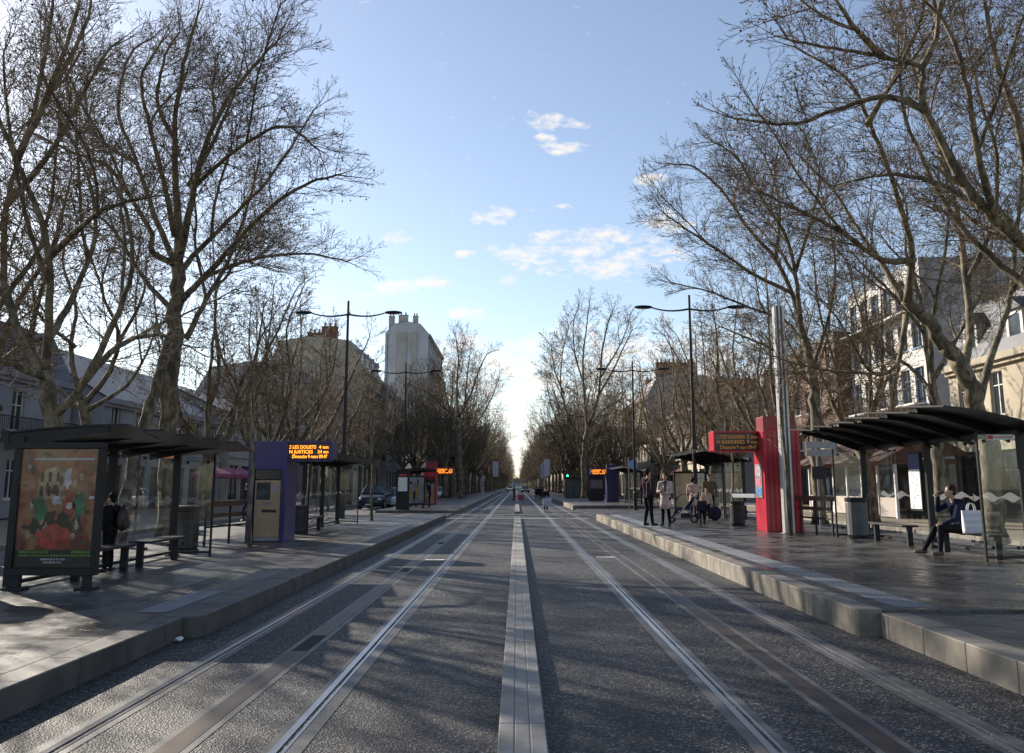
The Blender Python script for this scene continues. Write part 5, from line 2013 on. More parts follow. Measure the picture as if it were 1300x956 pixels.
def person(label, loc, rz, H, top, trousers, hair, pose, shoes=None, wide=1.0, long_hair=False, coat=None, vox=.011, group=None, skin=None, hood=False, scarf=None):
    """local frame: facing +y, right-hand side +x. pose: joints in units of H."""
    t = empty('person', loc, label, 'person', rz, group)
    caps = []          # p, q, r0, r1, region (0 skin,1 top,2 trousers,3 shoes)
    shoes = shoes or M_shoe

    def V(a):
        return Vector(a) * H

    def cap(p, q, r0, r1, reg):
        caps.append((V(p), V(q), r0 * H, r1 * H, reg))
    J = dict(hipc=(0, 0, .525), chest=(0, 0, .72), neck=(0, .0, .835), head=(0, .012, .925),
             hl=(-.052, 0, .515), hr=(.052, 0, .515), kl=(-.058, .012, .285), kr=(.058, .012, .285), al=(-.058, -.005, .045), ar=(.058, -.005, .045),
             sl=(-.108 * wide, -.004, .805), sr=(.108 * wide, -.004, .805), el=(-.145 * wide, -.01, .625), er=(.145 * wide, -.01, .625),
             wl=(-.148 * wide, .045, .485), wr=(.148 * wide, .045, .485), toel=None, toer=None, hand=None)
    J.update(pose)
    w = wide
    hc, ch, nk = Vector(J['hipc']), Vector(J['chest']), Vector(J['neck'])
    # torso as side by side tapered capsules
    for sx in (-1, 1):
        o = Vector((sx * .040 * w, 0, 0))
        cap(hc + o + Vector((0, 0, -.01)), hc.lerp(ch, .5) + o * .9, .060 * w, .056 * w, 2 if sx == 9 else 1)
        cap(hc.lerp(ch, .5) + o * .9, ch + o * 1.25, .058 * w, .066 * w, 1)
        cap(ch + o * 1.25, Vector(J['sl' if sx < 0 else 'sr']) * .75 + nk * .25 + Vector((0, 0, -.03)), .064 * w, .044 * w, 1)
    cap(hc + Vector((0, .012, 0)), ch + Vector((0, .018, 0)), .058 * w, .062 * w, 1)
    cap(Vector(J['sl']) * .92 + nk * .08, Vector(J['sr']) * .92 + nk * .08, .040, .040, 1)
    cap(hc + Vector((-.045, 0, -.02)), hc + Vector((.045, 0, -.02)), .062 * w, .062 * w, 2)
    hd = Vector(J['head'])
    cap(nk + Vector((0, -.004, -.02)), nk.lerp(hd, .6), .031, .030, 0)
    for s in 'lr':
        sx = -1 if s == 'l' else 1
        h_, k_, a_ = Vector(J['h' + s]), Vector(J['k' + s]), Vector(J['a' + s])
        cap(h_, k_, .054 * w, .036, 2)
        cap(k_, k_.lerp(a_, .35) + Vector((0, -.006, 0)), .036, .034, 2)
        cap(k_.lerp(a_, .35) + Vector((0, -.006, 0)), a_, .034, .025, 2)
        toe = Vector(J['toe' + s]) if J['toe' + s] else a_ + Vector((sx * .012, .085, -.022))
        heel = a_ + Vector((0, -.018, -.018))
        cap(heel, a_.lerp(toe, .6) + Vector((0, 0, -.006)), .024, .026, 3)
        cap(a_.lerp(toe, .6) + Vector((0, 0, -.006)), toe, .026, .019, 3)
        sh, e_, w_ = Vector(J['s' + s]), Vector(J['e' + s]), Vector(J['w' + s])
        cap(sh, e_, .038 * w, .028, 1)
        cap(e_, w_, .030, .022, 1)
        # hand: palm, four unequal bent fingers, thumb from the side of the palm
        d = (w_ - e_).normalized()
        ref = Vector((sx, 0, 0)) if abs(d.x) < .8 else Vector((0, 1, 0))
        side = (ref - d * ref.dot(d)).normalized()          # outwards
        fr = d.cross(side).normalized() * (-sx)              # towards the front of the hand
        if fr.y < -.2:
            fr = -fr
        curl = -side * .55
        palm = w_ + d * .045
        for q in (-1, 0, 1):
            cap(w_ + fr * .008 * q, palm + fr * .014 * q, .0125, .0125, 0)
        for i, (o, ln) in enumerate(((.021, .036), (.008, .041), (-.006, .038), (-.019, .030))):
            b0 = palm + fr * o
            m1 = b0 + (d + curl * .35).normalized() * ln * .55
            m2 = m1 + (d * .6 + curl).normalized() * ln * .5
            cap(b0, m1, .0062, .0056, 0)
            cap(m1, m2, .0056, .0048, 0)
        tb_ = w_ + d * .014 + fr * .016
        tm = tb_ + (d * .6 + fr * .8).normalized() * .024
        cap(tb_, tm, .0075, .0065, 0)
        cap(tm, tm + (d * .9 + curl * .3).normalized() * .02, .0062, .0052, 0)
    if hood:
        cap(nk + Vector((-.03, -.035, -.03)), nk + Vector((.03, -.035, -.03)), .024, .024, 1)
    # ---- mesh from tapered capsules and a shaped head, fused into one skin
    mb = MB()
    for p, q, r0, r1, reg in caps:
        d = q - p
        if d.length < 1e-6:
            d = Vector((0, 0, 1e-4))
        dn = d.normalized()
        pts, rad = [], []
        for k in (-1, -.8, -.45, 0):
            pts.append(p + dn * r0 * k); rad.append(max(1e-4, r0 * math.sqrt(max(0, 1 - k * k))))
        for k in (0, .45, .8, 1):
            pts.append(q + dn * r1 * k); rad.append(max(1e-4, r1 * math.sqrt(max(0, 1 - k * k))))
        mb.tube(pts, rad, 10)
    tilt = pose.get('head_rot')
    HM = (Matrix.Rotation(tilt[0], 3, 'X') @ Matrix.Rotation(tilt[1], 3, 'Z')) if tilt else Matrix.Identity(3)

    def hp(x, y, z):
        return (hd + HM @ Vector((x, y, z))) * H
    head_parts = [((0, -.006, .012), (.043, .053, .056)), ((0, .008, -.022), (.034, .042, .045)), ((0, .046, -.012), (.008, .013, .014)),
                  ((-.043, -.004, -.008), (.007, .013, .018)), ((.043, -.004, -.008), (.007, .013, .018)), ((0, .040, -.040), (.020, .012, .010)), ((0, .030, -.056), (.018, .016, .012))]
    for c, r in head_parts:
        mb.ellipsoid(hp(*c), tuple(x * H for x in r), 0, 14, 10, HM)
    me = bpy.data.meshes.new('body')
    me.from_pydata(mb.v, [], mb.f)
    tmp = bpy.data.objects.new('tmp_body', me)
    col.objects.link(tmp)
    rm = tmp.modifiers.new('r', 'REMESH')
    rm.mode = 'VOXEL'
    rm.voxel_size = vox
    sm = tmp.modifiers.new('s', 'SMOOTH')
    sm.factor = .5
    sm.iterations = 2
    dg = bpy.context.evaluated_depsgraph_get()
    bm_ = bpy.data.meshes.new_from_object(tmp.evaluated_get(dg))
    bpy.data.objects.remove(tmp)
    bm_.name = 'body'
    bm_.materials.clear()
    for m in (skin or M_skin, top, trousers, shoes):
        bm_.materials.append(m)
    nf = len(bm_.polygons)
    cen = np.zeros(nf * 3)
    bm_.polygons.foreach_get('center', cen)
    cen = cen.reshape(nf, 3)
    best = np.full(nf, 1e9)
    reg = np.zeros(nf, dtype=np.int32)
    for p, q, r0, r1, g in caps:
        a, b_ = np.array(p), np.array(q)
        d = b_ - a
        u = np.clip(((cen - a) @ d) / max(1e-9, d @ d), 0, 1)
        dist = np.linalg.norm(cen - (a + u[:, None] * d), axis=1) - (r0 + (r1 - r0) * u)
        m = dist < best
        best[m] = dist[m]
        reg[m] = g
    for c, r in head_parts[:2]:
        dist = (np.linalg.norm((cen - np.array(hp(*c))) / (np.array(r) * H), axis=1) - 1) * r[0] * H
        m = dist < best
        best[m] = dist[m]
        reg[m] = 0
    bm_.polygons.foreach_set('material_index', reg)
    bm_.polygons.foreach_set('use_smooth', [True] * nf)
    bo = bpy.data.objects.new('body', bm_)
    col.objects.link(bo)
    bo.parent = t
    # hair
    if hair:
        b = MB()
        b.ellipsoid(hp(0, -.017, .027), tuple(x * H for x in (.051, .057, .055)), 0, 16, 10, HM)
        b.ellipsoid(hp(0, -.032, -.008), tuple(x * H for x in (.042, .032, .044)), 0, 14, 8, HM)
        if long_hair:
            b.ellipsoid(hp(0, -.036, -.055), tuple(x * H for x in (.042, .026, .07)), 0, 14, 8, HM)
        b.build('hair', hair, t, smooth=True)
    b = MB()
    for sx in (-1, 1):
        b.ellipsoid(hp(sx * .017, .043, .004), tuple(x * H for x in (.006, .004, .004)), 0, 8, 6, HM)
    b.build('eyes', M_dark, t, smooth=True)
    if coat:
        b = MB()
        x, y, z = hc * H
        b.lathe([(.095 * H, -.20 * H), (.105 * H, -.205 * H), (.096 * H, -.10 * H), (.088 * H, 0), (.082 * H, .09 * H)], (x, y, z), 20, 0, 1.12 * w, .88 * w)
        b.build('coat_skirt', coat, t, smooth=True)
    if scarf:
        b = MB()
        b.tube([V(nk + Vector((.045 * math.cos(a), .045 * math.sin(a), -.012))) for a in [2 * PI * i / 14 for i in range(15)]], [.018 * H] * 15, 8)
        b.tube([V(nk + Vector((-.015, .05, -.02))), V(nk + Vector((-.02, .075, -.10))), V(hc + Vector((-.03, .085, .08)))], [.014 * H, .016 * H, .012 * H], 8)
        b.build('scarf', scarf, t, smooth=True)
    return t


def feet(px, py, z):
    g = G(px, py, z)
    return (g.x, g.y, z)


def hgt(px, ptop, loc):
    return P(px, ptop, loc[1]).z - loc[2]


# --- the waiting group on the right platform
l = feet(824, 667.5, ZR)
person('man standing in a dark padded jacket and dark jeans, hands in pockets', l, R(-62), hgt(824, 594.5, l), cloth('jacket_aubergine', (.05, .032, .042)), M_trdark, M_hairdk,
       dict(wl=(-.118, .035, .50), wr=(.118, .035, .50), el=(-.165, -.035, .635), er=(.165, -.035, .635), al=(-.075, -.03, .045), ar=(.07, .03, .045)), wide=1.12, vox=.009, hood=True)
l = feet(846, 667.5, ZR)
person('woman in a pale beige coat and dark scarf beside the pushchair', l, R(150), hgt(846, 600.5, l), cloth('coat_pale', (.52, .44, .40)), M_trdark, M_hairbr,
       dict(er=(.135, .05, .64), wr=(.045, .125, .66), el=(-.135, .03, .635), wl=(-.05, .12, .62), al=(-.06, -.03, .045), ar=(.06, .03, .045)), coat=cloth('coat_pale', (.52, .44, .40)), vox=.009, scarf=cloth('scarf_dark', (.025, .028, .04)), wide=1.02)
l = feet(881, 660, ZR)
person('woman with dark bun in a pinkish beige coat facing away', l, R(-35), hgt(881, 606, l), cloth('coat_rose', (.48, .34, .27)), M_jeans, M_hairdk,
       dict(er=(.14, .06, .66), wr=(.06, .14, .70)), coat=cloth('coat_rose', (.48, .34, .27)), vox=.010)
l = feet(902, 659, ZR)
person('man in an olive brown jacket behind the small children', l, R(175), hgt(902, 602, l), cloth('jacket_olive', (.12, .085, .05)), M_trdark, M_hairdk,
       dict(er=(.14, .06, .63), wr=(.08, .12, .58)), vox=.010, wide=1.08)
l = feet(892, 667.5, ZR)
person('small fair-haired child in a navy coat in front of the group', l, R(160), hgt(892, 630, l), cloth('child_navy', (.022, .028, .05)), M_trdark, M_hairbl,
       dict(head=(0, .012, .91)), vox=.008, wide=1.12)
l = feet(898, 661, ZR)
person('fair-haired girl in a cream top half hidden by the navy-coated child', l, R(170), hgt(898, 620, l), cloth('child_cream', (.50, .36, .26)), M_trdark, M_hairbl, dict(), vox=.009, wide=1.08, long_hair=True)

# --- seated man drinking, near right shelter
sb = (8.80, 17.55, ZR)
seated = dict(hipc=(0, 0, .305), chest=(0, .035, .50), neck=(0, .075, .605), head=(0, .105, .695),
              hl=(-.055, .01, .29), hr=(.055, .01, .29), kl=(-.075, .275, .30), kr=(.07, .27, .285), al=(-.085, .30, .045), ar=(.09, .40, .05), toer=(.10, .49, .03),
              sl=(-.112, .055, .575), sr=(.112, .055, .575), el=(-.13, .12, .40), wl=(-.085, .235, .345), er=(.14, .19, .49), wr=(.055, .215, .635), head_rot=(.10, .0))
man = person('man in a dark blue jacket sitting on the shelter bench, hand raised to drink', sb, R(90), 1.78, cloth('jacket_blue', (.012, .017, .04)), M_trdark, M_hairbr, seated, shoes=M_shoebr, vox=.008, wide=1.08)
b = MB()
b.lathe([(.030, 0), (.036, .09), (.038, .10)], sides=14)
b.xform(Matrix.Rotation(R(62), 4, 'X'))
cp = b.build('drink_cup', mat('cup_dark', (.03, .03, .045), .4))
hx = Vector((.02, .23, .665)) * 1.78
cp.location = (sb[0] - hx.y + .02, sb[1] + hx.x, sb[2] + hx.z)
cp.rotation_euler = (0, 0, R(90))
tag(cp, 'small dark cup held at the mouth of the seated man', 'cup')


def tote(loc, rz, label, w, h, d, m, hm, stripes=None):
    t = empty('shopping_bag', loc, label, 'bag', rz)
    b = MB()
    nx, nz = 8, 7
    rnd = random.Random(4)
    fr, bk = [], []
    for j in range(nz + 1):
        z = h * j / nz
        for i in range(nx + 1):
            u = i / nx
            x = (u - .5) * w * (1 + .10 * j / nz)
            bulge = d / 2 * (.25 + .75 * (1 - (j / nz) ** 2)) * (1 - .5 * abs(2 * u - 1) ** 3)
            fr.append((x, -bulge + rnd.uniform(-.008, .008), z)); bk.append((x, bulge + rnd.uniform(-.008, .008), z))
    n0 = len(b.v)
    b.v += fr + bk
    o = len(fr)
    for j in range(nz):
        for i in range(nx):
            a = n0 + j * (nx + 1) + i
            b.f.append((a, a + 1, a + nx + 2, a + nx + 1)); b.m.append(1 if stripes and j % 2 else 0)
            b.f.append((a + o, a + o + nx + 1, a + o + nx + 2, a + o + 1)); b.m.append(1 if stripes and j % 2 else 0)
    for j in range(nz):
        for i in (0, nx):
            a = n0 + j * (nx + 1) + i
            q = (a, a + nx + 1, a + o + nx + 1, a + o)
            b.f.append(q if i == 0 else q[::-1]); b.m.append(0)
    for i in range(nx):
        a = n0 + i
        b.f.append((a, a + o, a + o + 1, a + 1)); b.m.append(0)
    b.build('bag_body', [m, stripes or m], t, smooth=True)
    for s in (-1, 1):
        b = MB()
        b.tube([(math.cos(a) * w * .22, s * .03, h + math.sin(a) * .14) for a in [PI * i / 10 for i in range(11)]], .007, 6)
        b.build('handle', hm, t)
    return t


tote((8.70, 16.95, ZR + .455), R(4), 'white shopping bag with two handles beside the seated man', .35, .43, .20, mat('bag_white', (.66, .64, .66), .55, var=.05, scale=6), M_white, mat('bag_lilac', (.56, .52, .60), .55, var=.06, scale=6))

# --- child standing behind the poster case on the left
sl_ = (-6.86, 14.9, ZL)
person('child in black standing half hidden behind the near left poster case', sl_, R(80), 1.30, cloth('coat_black', (.016, .015, .018)), M_trdark, M_hairdk, dict(), vox=.009, wide=1.12)
bag = empty('backpack', (-6.66, 14.9, ZL + .66), 'dark brown backpack worn by the child in black', 'backpack', R(80))
b = MB(); b.ellipsoid((0, 0, .2), (.13, .085, .20), 0, 14, 10); b.ellipsoid((0, -.06, .13), (.10, .06, .10), 0, 12, 8)
b.build('bag_body', mat('bag_brown', (.05, .033, .027), .6, var=.3, scale=8), bag, smooth=True)
b = MB(); b.tube([(math.cos(a) * .04, 0, .39 + math.sin(a) * .05) for a in [PI * i / 10 for i in range(11)]], .01, 6); b.build('handle', M_dark, bag)
for x in (-.09, .09):
    b = MB(); b.tube([(x, .06, .36), (x * 1.1, .16, .40), (x * 1.2, .26, .32), (x * 1.3, .24, .16), (x * 1.2, .12, .06), (x, .05, .05)], .016, 6); b.build('strap', M_dark, bag)

# --- walkers farther away
walk = dict(kl=(-.055, .05, .285), al=(-.055, .02, .06), kr=(.055, .0, .285), ar=(.055, -.10, .06), er=(.14, .03, .63), wr=(.14, .09, .50), el=(-.14, -.05, .63), wl=(-.14, -.04, .49))
l = feet(693, 650, 0.0)
p_ = person('woman in a black coat walking between the rails with a pale bag', l, R(172), hgt(693, 619, l), cloth('coat_black', (.016, .015, .018)), M_trdark, M_hairdk, walk, vox=.016, coat=cloth('coat_black', (.016, .015, .018)), long_hair=True)
tote((l[0] + .08, l[1] - .42, .36), R(8), 'pale grey shopping bag carried by the woman in black', .5, .5, .2, mat('bag_pale', (.42, .43, .50), .6, var=.1, scale=5), M_white)
l = feet(652.5, 635.5, 0.0)
person('man in dark clothes crossing beside the far median strip', l, R(-95), hgt(652.5, 616.5, l), cloth('jacket_black', (.018, .018, .022)), M_trdark, M_hairdk, walk, vox=.02)
t = empty('red_suitcase', (l[0] + .75, l[1] - .2, .005), 'red wheeled case beside the man at the far median strip', 'suitcase')
b = MB(); b.box(-.3, .3, -.16, .16, .06, .62); b.build('shell', mat('case_red', (.42, .03, .05), .45), t, bevel=.04)
b = MB(); b.tube([(-.2, .1, .62), (-.34, .1, 1.0), (-.34, -.1, 1.0), (-.2, -.1, .62)], .014, 6); b.build('handle', M_grey, t)
for x in (-.22, .22):
    b = MB(); b.tube([(x, -.14, .05), (x, .14, .05)], .05, 10); b.build('wheel', M_rubber, t)
l = feet(681.5, 636, 0.0)
person('person in a dark coat walking away, left one of the far pair', l, R(15), hgt(681.5, 617.5, l), cloth('coat_navy', (.02, .022, .035)), M_trdark, M_hairdk, walk, vox=.02, group='pair walking on the far track')
l = feet(686, 636, 0.0)
person('person in a dark bulky jacket, right one of the far pair', l, R(-10), hgt(686, 618, l), cloth('jacket_black', (.018, .018, .022)), M_trdark, M_hairbr, walk, vox=.02, wide=1.2, group='pair walking on the far track')
l = feet(545, 644, ZL)
person('person in dark clothes standing before the far blue poster', l, R(100), 1.72, cloth('jacket_black', (.018, .018, .022)), M_trdark, M_hairdk, dict(), vox=.018)
g = P(313, 640, 40)
person('person in dark clothes on the left promenade beyond the leaning rail', (g.x, 40, .0), R(60), 1.72, cloth('coat_dusk', (.03, .026, .03)), M_jeans, M_hairbr, walk, vox=.018)


# --- pushchair
def pushchair(loc, rz, label):
    t = empty('pushchair', loc, label, 'pushchair', rz)
    M_nv = cloth('pushchair_navy', (.018, .026, .055))
    b = MB()
    for x in (-.22, .22):
        b.tube([(x, -.42, .98), (x, -.05, .55), (x, .42, .14)], .014, 8)
        b.tube([(x, -.38, .14), (x, -.05, .55)], .014, 8)
        b.tube([(x, -.38, .14), (x, .42, .14)], .011, 8)
    b.build('frame', M_grey, t)
    b = MB()
    b.tube([(-.22, -.42, .98), (-.2, -.5, 1.05), (.2, -.5, 1.05), (.22, -.42, .98)], .02, 8)
    b.build('handlebar', mat('grip_pale', (.55, .45, .43), .6), t)
    b = MB()
    b.prism([(-.18, .50), (.24, .42), (.30, .48), (-.12, .58), (-.34, .95), (-.42, .90)], -.2, .2, 'x')
    b.prism([(.24, .42), (.36, .2), (.42, .22), (.30, .48)], -.18, .18, 'x')
    b.build('seat', M_nv, t, bevel=.02)
    b = MB()
    for k in range(6):
        a0, a1 = R(20 + 20 * k), R(20 + 20 * (k + 1))
        r = .42
        b.quad([(-.22, -.1 + r * math.cos(a0), .62 + r * math.sin(a0)), (.22, -.1 + r * math.cos(a0), .62 + r * math.sin(a0)),
                (.22, -.1 + r * math.cos(a1), .62 + r * math.sin(a1)), (-.22, -.1 + r * math.cos(a1), .62 + r * math.sin(a1))])
    h_ = b.build('hood', M_nv, t)
    so = h_.modifiers.new('thickness', 'SOLIDIFY'); so.thickness = .015
    b = MB(); b.box(-.17, .17, -.3, .1, .17, .34); b.build('basket', M_dark, t, bevel=.02)
    for x in (-.25, .25):
        for y, r in ((-.38, .14), (.42, .11)):
            b = MB()
            b.tube([(x - .02, y, r), (x + .02, y, r)], r, 18)
            w_ = b.build('wheel', M_rubber, t)
            b = MB()
            b.tube([(x - .025, y, r), (x + .025, y, r)], r * .62, 14)
            b.build('hub', M_grey, w_)
    return t


g = G(867, 664, ZR)
pushchair((g.x + .1, g.y + .3, ZR), R(75), 'navy pushchair with pale handlebar between the two women')
g = G(908, 661, ZR)
t = empty('backpack', (g.x, g.y, ZR), 'dark bag standing on the ground behind the children', 'bag')
b = MB(); b.ellipsoid((0, 0, .28), (.26, .18, .28), 0, 14, 10); b.build('bag_body', cloth('bag_dark', (.03, .02, .04)), t, smooth=True)
b = MB(); b.tube([(-.1, 0, .52), (-.06, 0, .64), (.06, 0, .64), (.1, 0, .52)], .015, 6); b.build('handle', M_dark, t)


# ------------------------------------------------------------------ cars
def car(loc, rz, label, paint, Lc=4.3, Wc=1.76, Hc=1.48, group=None):
    """front towards -y"""
    t = empty('parked_car', loc, label, 'car', rz, group)
    # stations along y: (y, half width, z bottom, z belt)
    st = [(-.50, .60, .34, .58), (-.485, .78, .24, .70), (-.42, .88, .20, .78), (-.25, .98, .18, .92), (-.05, 1.0, .18, .98), (.2, 1.0, .18, 1.0), (.38, .97, .20, 1.0), (.47, .88, .26, .96), (.50, .70, .36, .80)]
    b = MB()
    rows = []
    for y, wv, zb, zt in st:
        w2 = wv * Wc / 2
        zt = zt * Hc / 1.48
        rows.append([(w2 * .86, zb), (w2, zb + .12), (w2, zb + (zt - zb) * .6), (w2 * .95, zt - .05), (w2 * .80, zt), (-w2 * .80, zt), (-w2 * .95, zt - .05), (-w2, zb + (zt - zb) * .6), (-w2, zb + .12), (-w2 * .86, zb)])
    k = 10
    for (y, *_), r in zip(st, rows):
        b.v += [(x, y * Lc, z) for x, z in r]
    for i in range(len(st) - 1):
        for q in range(k):
            q2 = (q + 1) % k
            b.f.append((i * k + q, i * k + q2, (i + 1) * k + q2, (i + 1) * k + q)); b.m.append(0)
    b.f.append(tuple(range(k - 1, -1, -1))); b.m.append(0)
    n = (len(st) - 1) * k
    b.f.append(tuple(range(n, n + k))); b.m.append(0)
    bd = b.build('body', paint, t, smooth=True, bevel=.02)
    # glasshouse
    zb, zr = .93 * Hc / 1.48, Hc
    cs = [(-.27, .84, zb), (-.10, .70, zr - .05), (.02, .70, zr), (.22, .70, zr - .02), (.44, .80, zb)]
    b = MB()
    g_ = MB()
    w0, w1 = Wc / 2 * .86, Wc / 2 * .68
    ya, yb, yc, yd = -.27 * Lc, -.09 * Lc, .26 * Lc, .46 * Lc
    lo = [(-w0, ya, zb), (w0, ya, zb), (w0, yd, zb), (-w0, yd, zb)]
    hi = [(-w1, yb, zr - .06), (w1, yb, zr - .06), (w1, yc, zr - .06), (-w1, yc, zr - .06)]
    b.quad(lo[::-1]); b.quad(hi)
    for i in range(4):
        j = (i + 1) % 4
        b.quad([lo[i], lo[j], hi[j], hi[i]])
    b.prism([(-w1 - .01, yb - .04), (w1 + .01, yb - .04), (w1 + .01, yc + .06), (-w1 - .01, yc + .06)], zr - .075, zr, 'z')
    for sx in (-1, 1):
        for (p, q) in ((lo[0] if sx < 0 else lo[1], hi[0] if sx < 0 else hi[1]), (lo[3] if sx < 0 else lo[2], hi[3] if sx < 0 else hi[2]), ((sx * w0, .08 * Lc, zb), (sx * w1, .08 * Lc, zr - .06))):
            b.tube([p, q], [.045, .04], 6)
    b.build('cabin', paint, t, bevel=.01)

    def lerp(p, q, u):
        return tuple(p[i] + (q[i] - p[i]) * u for i in range(3))

    def inset(quad, d, off):
        c = [sum(p[i] for p in quad) / 4 for i in range(3)]
        pts = [tuple(p[i] + (c[i] - p[i]) * d for i in range(3)) for p in quad]
        return [tuple(p[i] + off[i] for i in range(3)) for p in pts]
    b = MB(); b.quad(inset([lo[0], lo[1], hi[1], hi[0]], .10, (0, -.012, .012))); b.build('windscreen', M_pane, t)
    b = MB(); b.quad(inset([lo[2], lo[3], hi[3], hi[2]], .10, (0, .012, .012))); b.build('rear_window', M_pane, t)
    for sx in (-1, 1):
        i, j = (0, 3) if sx < 0 else (1, 2)
        b = MB(); b.quad(inset([lo[i], lo[j], hi[j], hi[i]], .12, (sx * .015, 0, .006))); b.build('side_window', M_pane, t)
    for sx in (-1, 1):
        for y in (-.31 * Lc, .29 * Lc):
            b = MB()
            xo = sx * (Wc / 2 - .10)
            b.tube([(xo - .10, y, .32), (xo + .10, y, .32)], .32, 22)
            w_ = b.build('wheel', M_rubber, t, bevel=.02)
            b = MB()
            b.tube([(xo - .106, y, .32), (xo + .106, y, .32)], .20, 16)
            b.build('rim', M_grey, w_)
        b = MB(); b.ellipsoid((sx * Wc * .36, -.478 * Lc, .70), (.17, .09, .08), 0, 12, 8); b.build('headlight', mat('headlamp', (.7, .72, .75), .12), t, smooth=True)
        b = MB(); b.ellipsoid((sx * Wc * .38, .488 * Lc, .84), (.12, .06, .11), 0, 12, 8); b.build('tail_light', mat('tail_lamp', (.35, .02, .02), .2), t, smooth=True)
        b = MB(); b.ellipsoid((sx * (Wc / 2 + .09), -.20 * Lc, 1.0), (.10, .06, .075), 0, 10, 8); b.build('mirror', paint, t, smooth=True)
    b = MB(); b.box(-.5, .5, -.497 * Lc - .012, -.48 * Lc, .40, .54); b.build('grille', M_dark, t, bevel=.01)
    b = MB(); b.box(-.26, .26, -.503 * Lc - .012, -.49 * Lc, .30, .395); b.build('number_plate', M_white, t)
    return t


def paint(name, c):
    return mat(name, c, .22, metal=.35, var=.05, scale=1, spec=.6)


g = G(472, 647, 0)
car((g.x, g.y + 2, 0), R(-4), 'dark blue-black car parked on the left side road behind the young tree', paint('car_dark', (.03, .045, .07)), 4.4, 1.85, 1.72)
g = G(501, 646, 0)
car((g.x - .15, g.y + 2.5, 0), R(2), 'silver car parked right of the dark blue-black car', paint('car_silver', (.48, .52, .58)), 4.2, 1.74, 1.48)
car((-10.6, 118, 0), 0, 'small white car far off on the left side road', paint('car_white', (.7, .7, .7)))
car((1.8, 190, 0), 0, 'far dark car on the avenue, right of the vanishing point', paint('car_grey', (.10, .10, .11)))
car((-1.8, 230, 0), 0, 'far pale car on the avenue, left of the vanishing point', paint('car_beige', (.45, .43, .40)))
car((4.6, 165, 0), 0, 'far red car at the right edge of the avenue', paint('car_red', (.40, .03, .03)))
car((12.0, 60, 0), R(180), 'pale grey car on the right side road behind the family', paint('car_lightgrey', (.38, .39, .40)))
# ------------------------------------------------------------------ sun, sky, clouds, camera
SUN_EL = R(25)
SUN_AZ = R(44)          # towards the left of straight ahead
sd = Vector((-math.sin(SUN_AZ) * math.cos(SUN_EL), math.cos(SUN_AZ) * math.cos(SUN_EL), math.sin(SUN_EL)))
sl = bpy.data.lights.new('sun', 'SUN')
sl.energy = 5.0
sl.angle = R(0.53)
sl.color = (1.0, .90, .77)
so = bpy.data.objects.new('sun', sl)
so.rotation_euler = (-sd).to_track_quat('-Z', 'Y').to_euler()
so.location = (-30, 30, 40)
col.objects.link(so)

w = bpy.data.worlds.new('World')
scene.world = w
w.use_nodes = True
N, L = w.node_tree.nodes, w.node_tree.links
bg = N['Background']
bg.inputs['Strength'].default_value = 0.097
sky = N.new('ShaderNodeTexSky')
sky.sky_type = 'NISHITA'
sky.sun_disc = False
sky.sun_elevation = SUN_EL
sky.sun_rotation = -SUN_AZ
sky.air_density = 1.0
sky.dust_density = 0.35
sky.ozone_density = 1.6
tc = N.new('ShaderNodeTexCoord')
sx = N.new('ShaderNodeSeparateXYZ')
L.new(tc.outputs['Generated'], sx.inputs[0])


def M(op, a, b=None, clamp=False):
    m = N.new('ShaderNodeMath')
    m.operation = op
    m.use_clamp = clamp
    for i, x in enumerate((a, b)):
        if x is None:
            continue
        if isinstance(x, (int, float)):
            m.inputs[i].default_value = x
        else:
            L.new(x, m.inputs[i])
    return m.outputs[0]


ysafe = M('MAXIMUM', sx.outputs['Y'], .05)
U, Vv = M('DIVIDE', sx.outputs['X'], ysafe), M('DIVIDE', sx.outputs['Z'], ysafe)
cb = N.new('ShaderNodeCombineXYZ')
L.new(U, cb.inputs[0]); L.new(Vv, cb.inputs[1])
n1 = N.new('ShaderNodeTexNoise')
n1.inputs['Scale'].default_value = 24
n1.inputs['Detail'].default_value = 7
n1.inputs['Roughness'].default_value = .62
mp = N.new('ShaderNodeMapping')
mp.inputs['Scale'].default_value = (1, 2.0, 1)
L.new(cb.outputs[0], mp.inputs['Vector'])
L.new(mp.outputs[0], n1.inputs['Vector'])
n2 = N.new('ShaderNodeTexNoise')
n2.inputs['Scale'].default_value = 85
n2.inputs['Detail'].default_value = 5
L.new(mp.outputs[0], n2.inputs['Vector'])
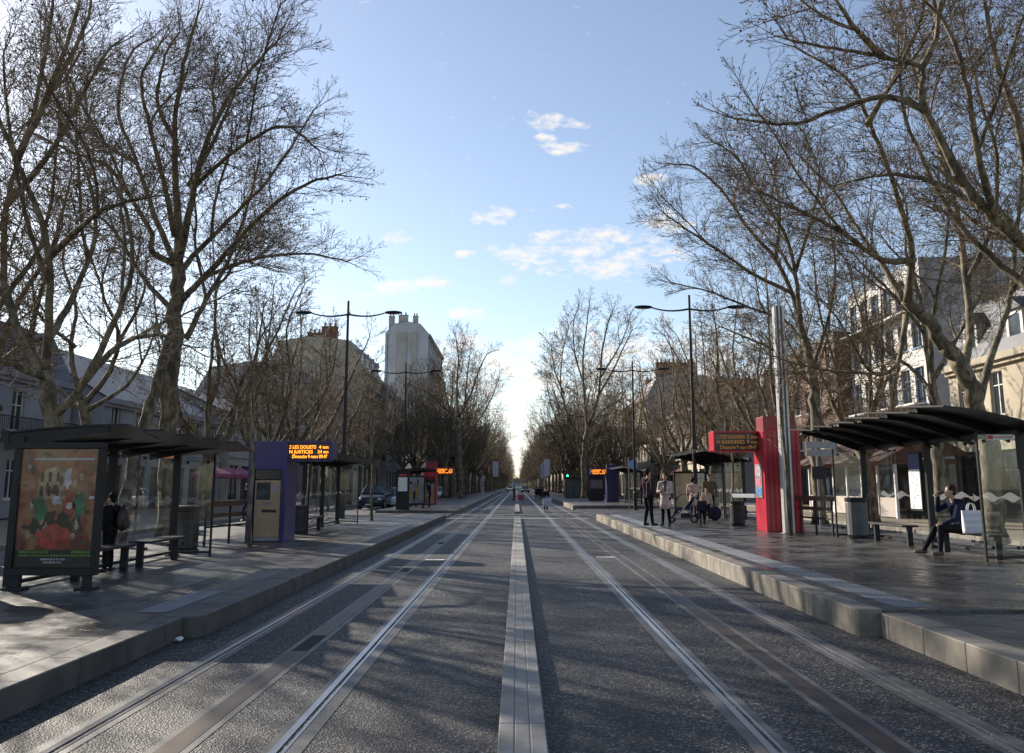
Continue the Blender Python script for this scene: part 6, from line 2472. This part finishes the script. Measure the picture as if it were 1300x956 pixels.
# (px, py, half width, half height) as measured directions of the single clouds
CL = [(705, 156, 42, 12), (712, 188, 28, 11), (697, 175, 16, 7), (625, 276, 30, 12), (720, 300, 45, 14), (752, 320, 70, 17), (690, 338, 36, 11), (838, 282, 40, 16),
      (775, 342, 55, 15), (826, 228, 22, 9), (590, 323, 14, 6), (550, 358, 24, 8), (505, 300, 20, 8), (645, 355, 18, 8), (800, 300, 50, 14), (660, 322, 40, 12), (850, 320, 30, 14), (590, 400, 26, 9),
      (500, 365, 40, 10), (650, 480, 110, 60), (760, 470, 150, 60), (655, 560, 80, 90), (880, 480, 130, 70), (600, 450, 60, 30), (720, 262, 14, 6), (470, 372, 25, 8)]
acc = None
for (px, py, a, b_) in CL:
    d = ray(px, py)
    cu, cv = d.x / d.y, d.z / d.y
    a_, bb = a / FPX * 1.12, b_ / FPX * 1.15
    du = M('MULTIPLY', M('SUBTRACT', U, cu), 1 / a_)
    dv = M('MULTIPLY', M('SUBTRACT', Vv, cv), 1 / bb)
    r2 = M('ADD', M('MULTIPLY', du, du), M('MULTIPLY', dv, dv))
    v = M('SUBTRACT', 1.0, r2)
    acc = v if acc is None else M('MAXIMUM', acc, v)
acc = M('MAXIMUM', acc, -.6)
nn = M('ADD', M('MULTIPLY', M('SUBTRACT', n1.outputs['Fac'], .5), 5.0), M('MULTIPLY', M('SUBTRACT', n2.outputs['Fac'], .5), 2.2))
den = M('MULTIPLY', M('SUBTRACT', M('ADD', acc, nn), .20), .80, True)
# the same noise drifts as thin cloud elsewhere round the horizon
front = M('GREATER_THAN', sx.outputs['Y'], .06)
den = M('MULTIPLY', den, front)
den = M('MULTIPLY', den, .92)
mx = N.new('ShaderNodeMix')
mx.data_type = 'RGBA'
L.new(den, mx.inputs['Factor'])
hs = N.new('ShaderNodeHueSaturation')
hs.inputs['Saturation'].default_value = .86
hs.inputs['Hue'].default_value = .503
L.new(sky.outputs[0], hs.inputs['Color'])
L.new(hs.outputs[0], mx.inputs['A'])
mx.inputs['B'].default_value = (5.9, 5.65, 5.3, 1)
L.new(mx.outputs['Result'], bg.inputs['Color'])

cam = bpy.data.cameras.new('camera')
cam.sensor_width = 36
cam.sensor_fit = 'HORIZONTAL'
cam.lens = 36 * FPX / 1300
cam.shift_x = 0
cam.shift_y = -44.5 / 1300
cam.clip_start = .05
cam.clip_end = 6000
co = bpy.data.objects.new('camera', cam)
co.location = CAM
m3 = Matrix((rt, upv, -fw)).transposed()
co.rotation_euler = m3.to_euler()
col.objects.link(co)
scene.camera = co

vs = scene.view_settings
vs.view_transform = 'Standard'
vs.look = 'None'
vs.gamma = 1
vs.use_curve_mapping = False
vs.exposure = 0.85
scene.display_settings.display_device = 'sRGB'
scene.cycles.max_bounces = 8
scene.cycles.transparent_max_bounces = 24
scene.cycles.use_denoising = True
scene.cycles.sample_clamp_indirect = 4
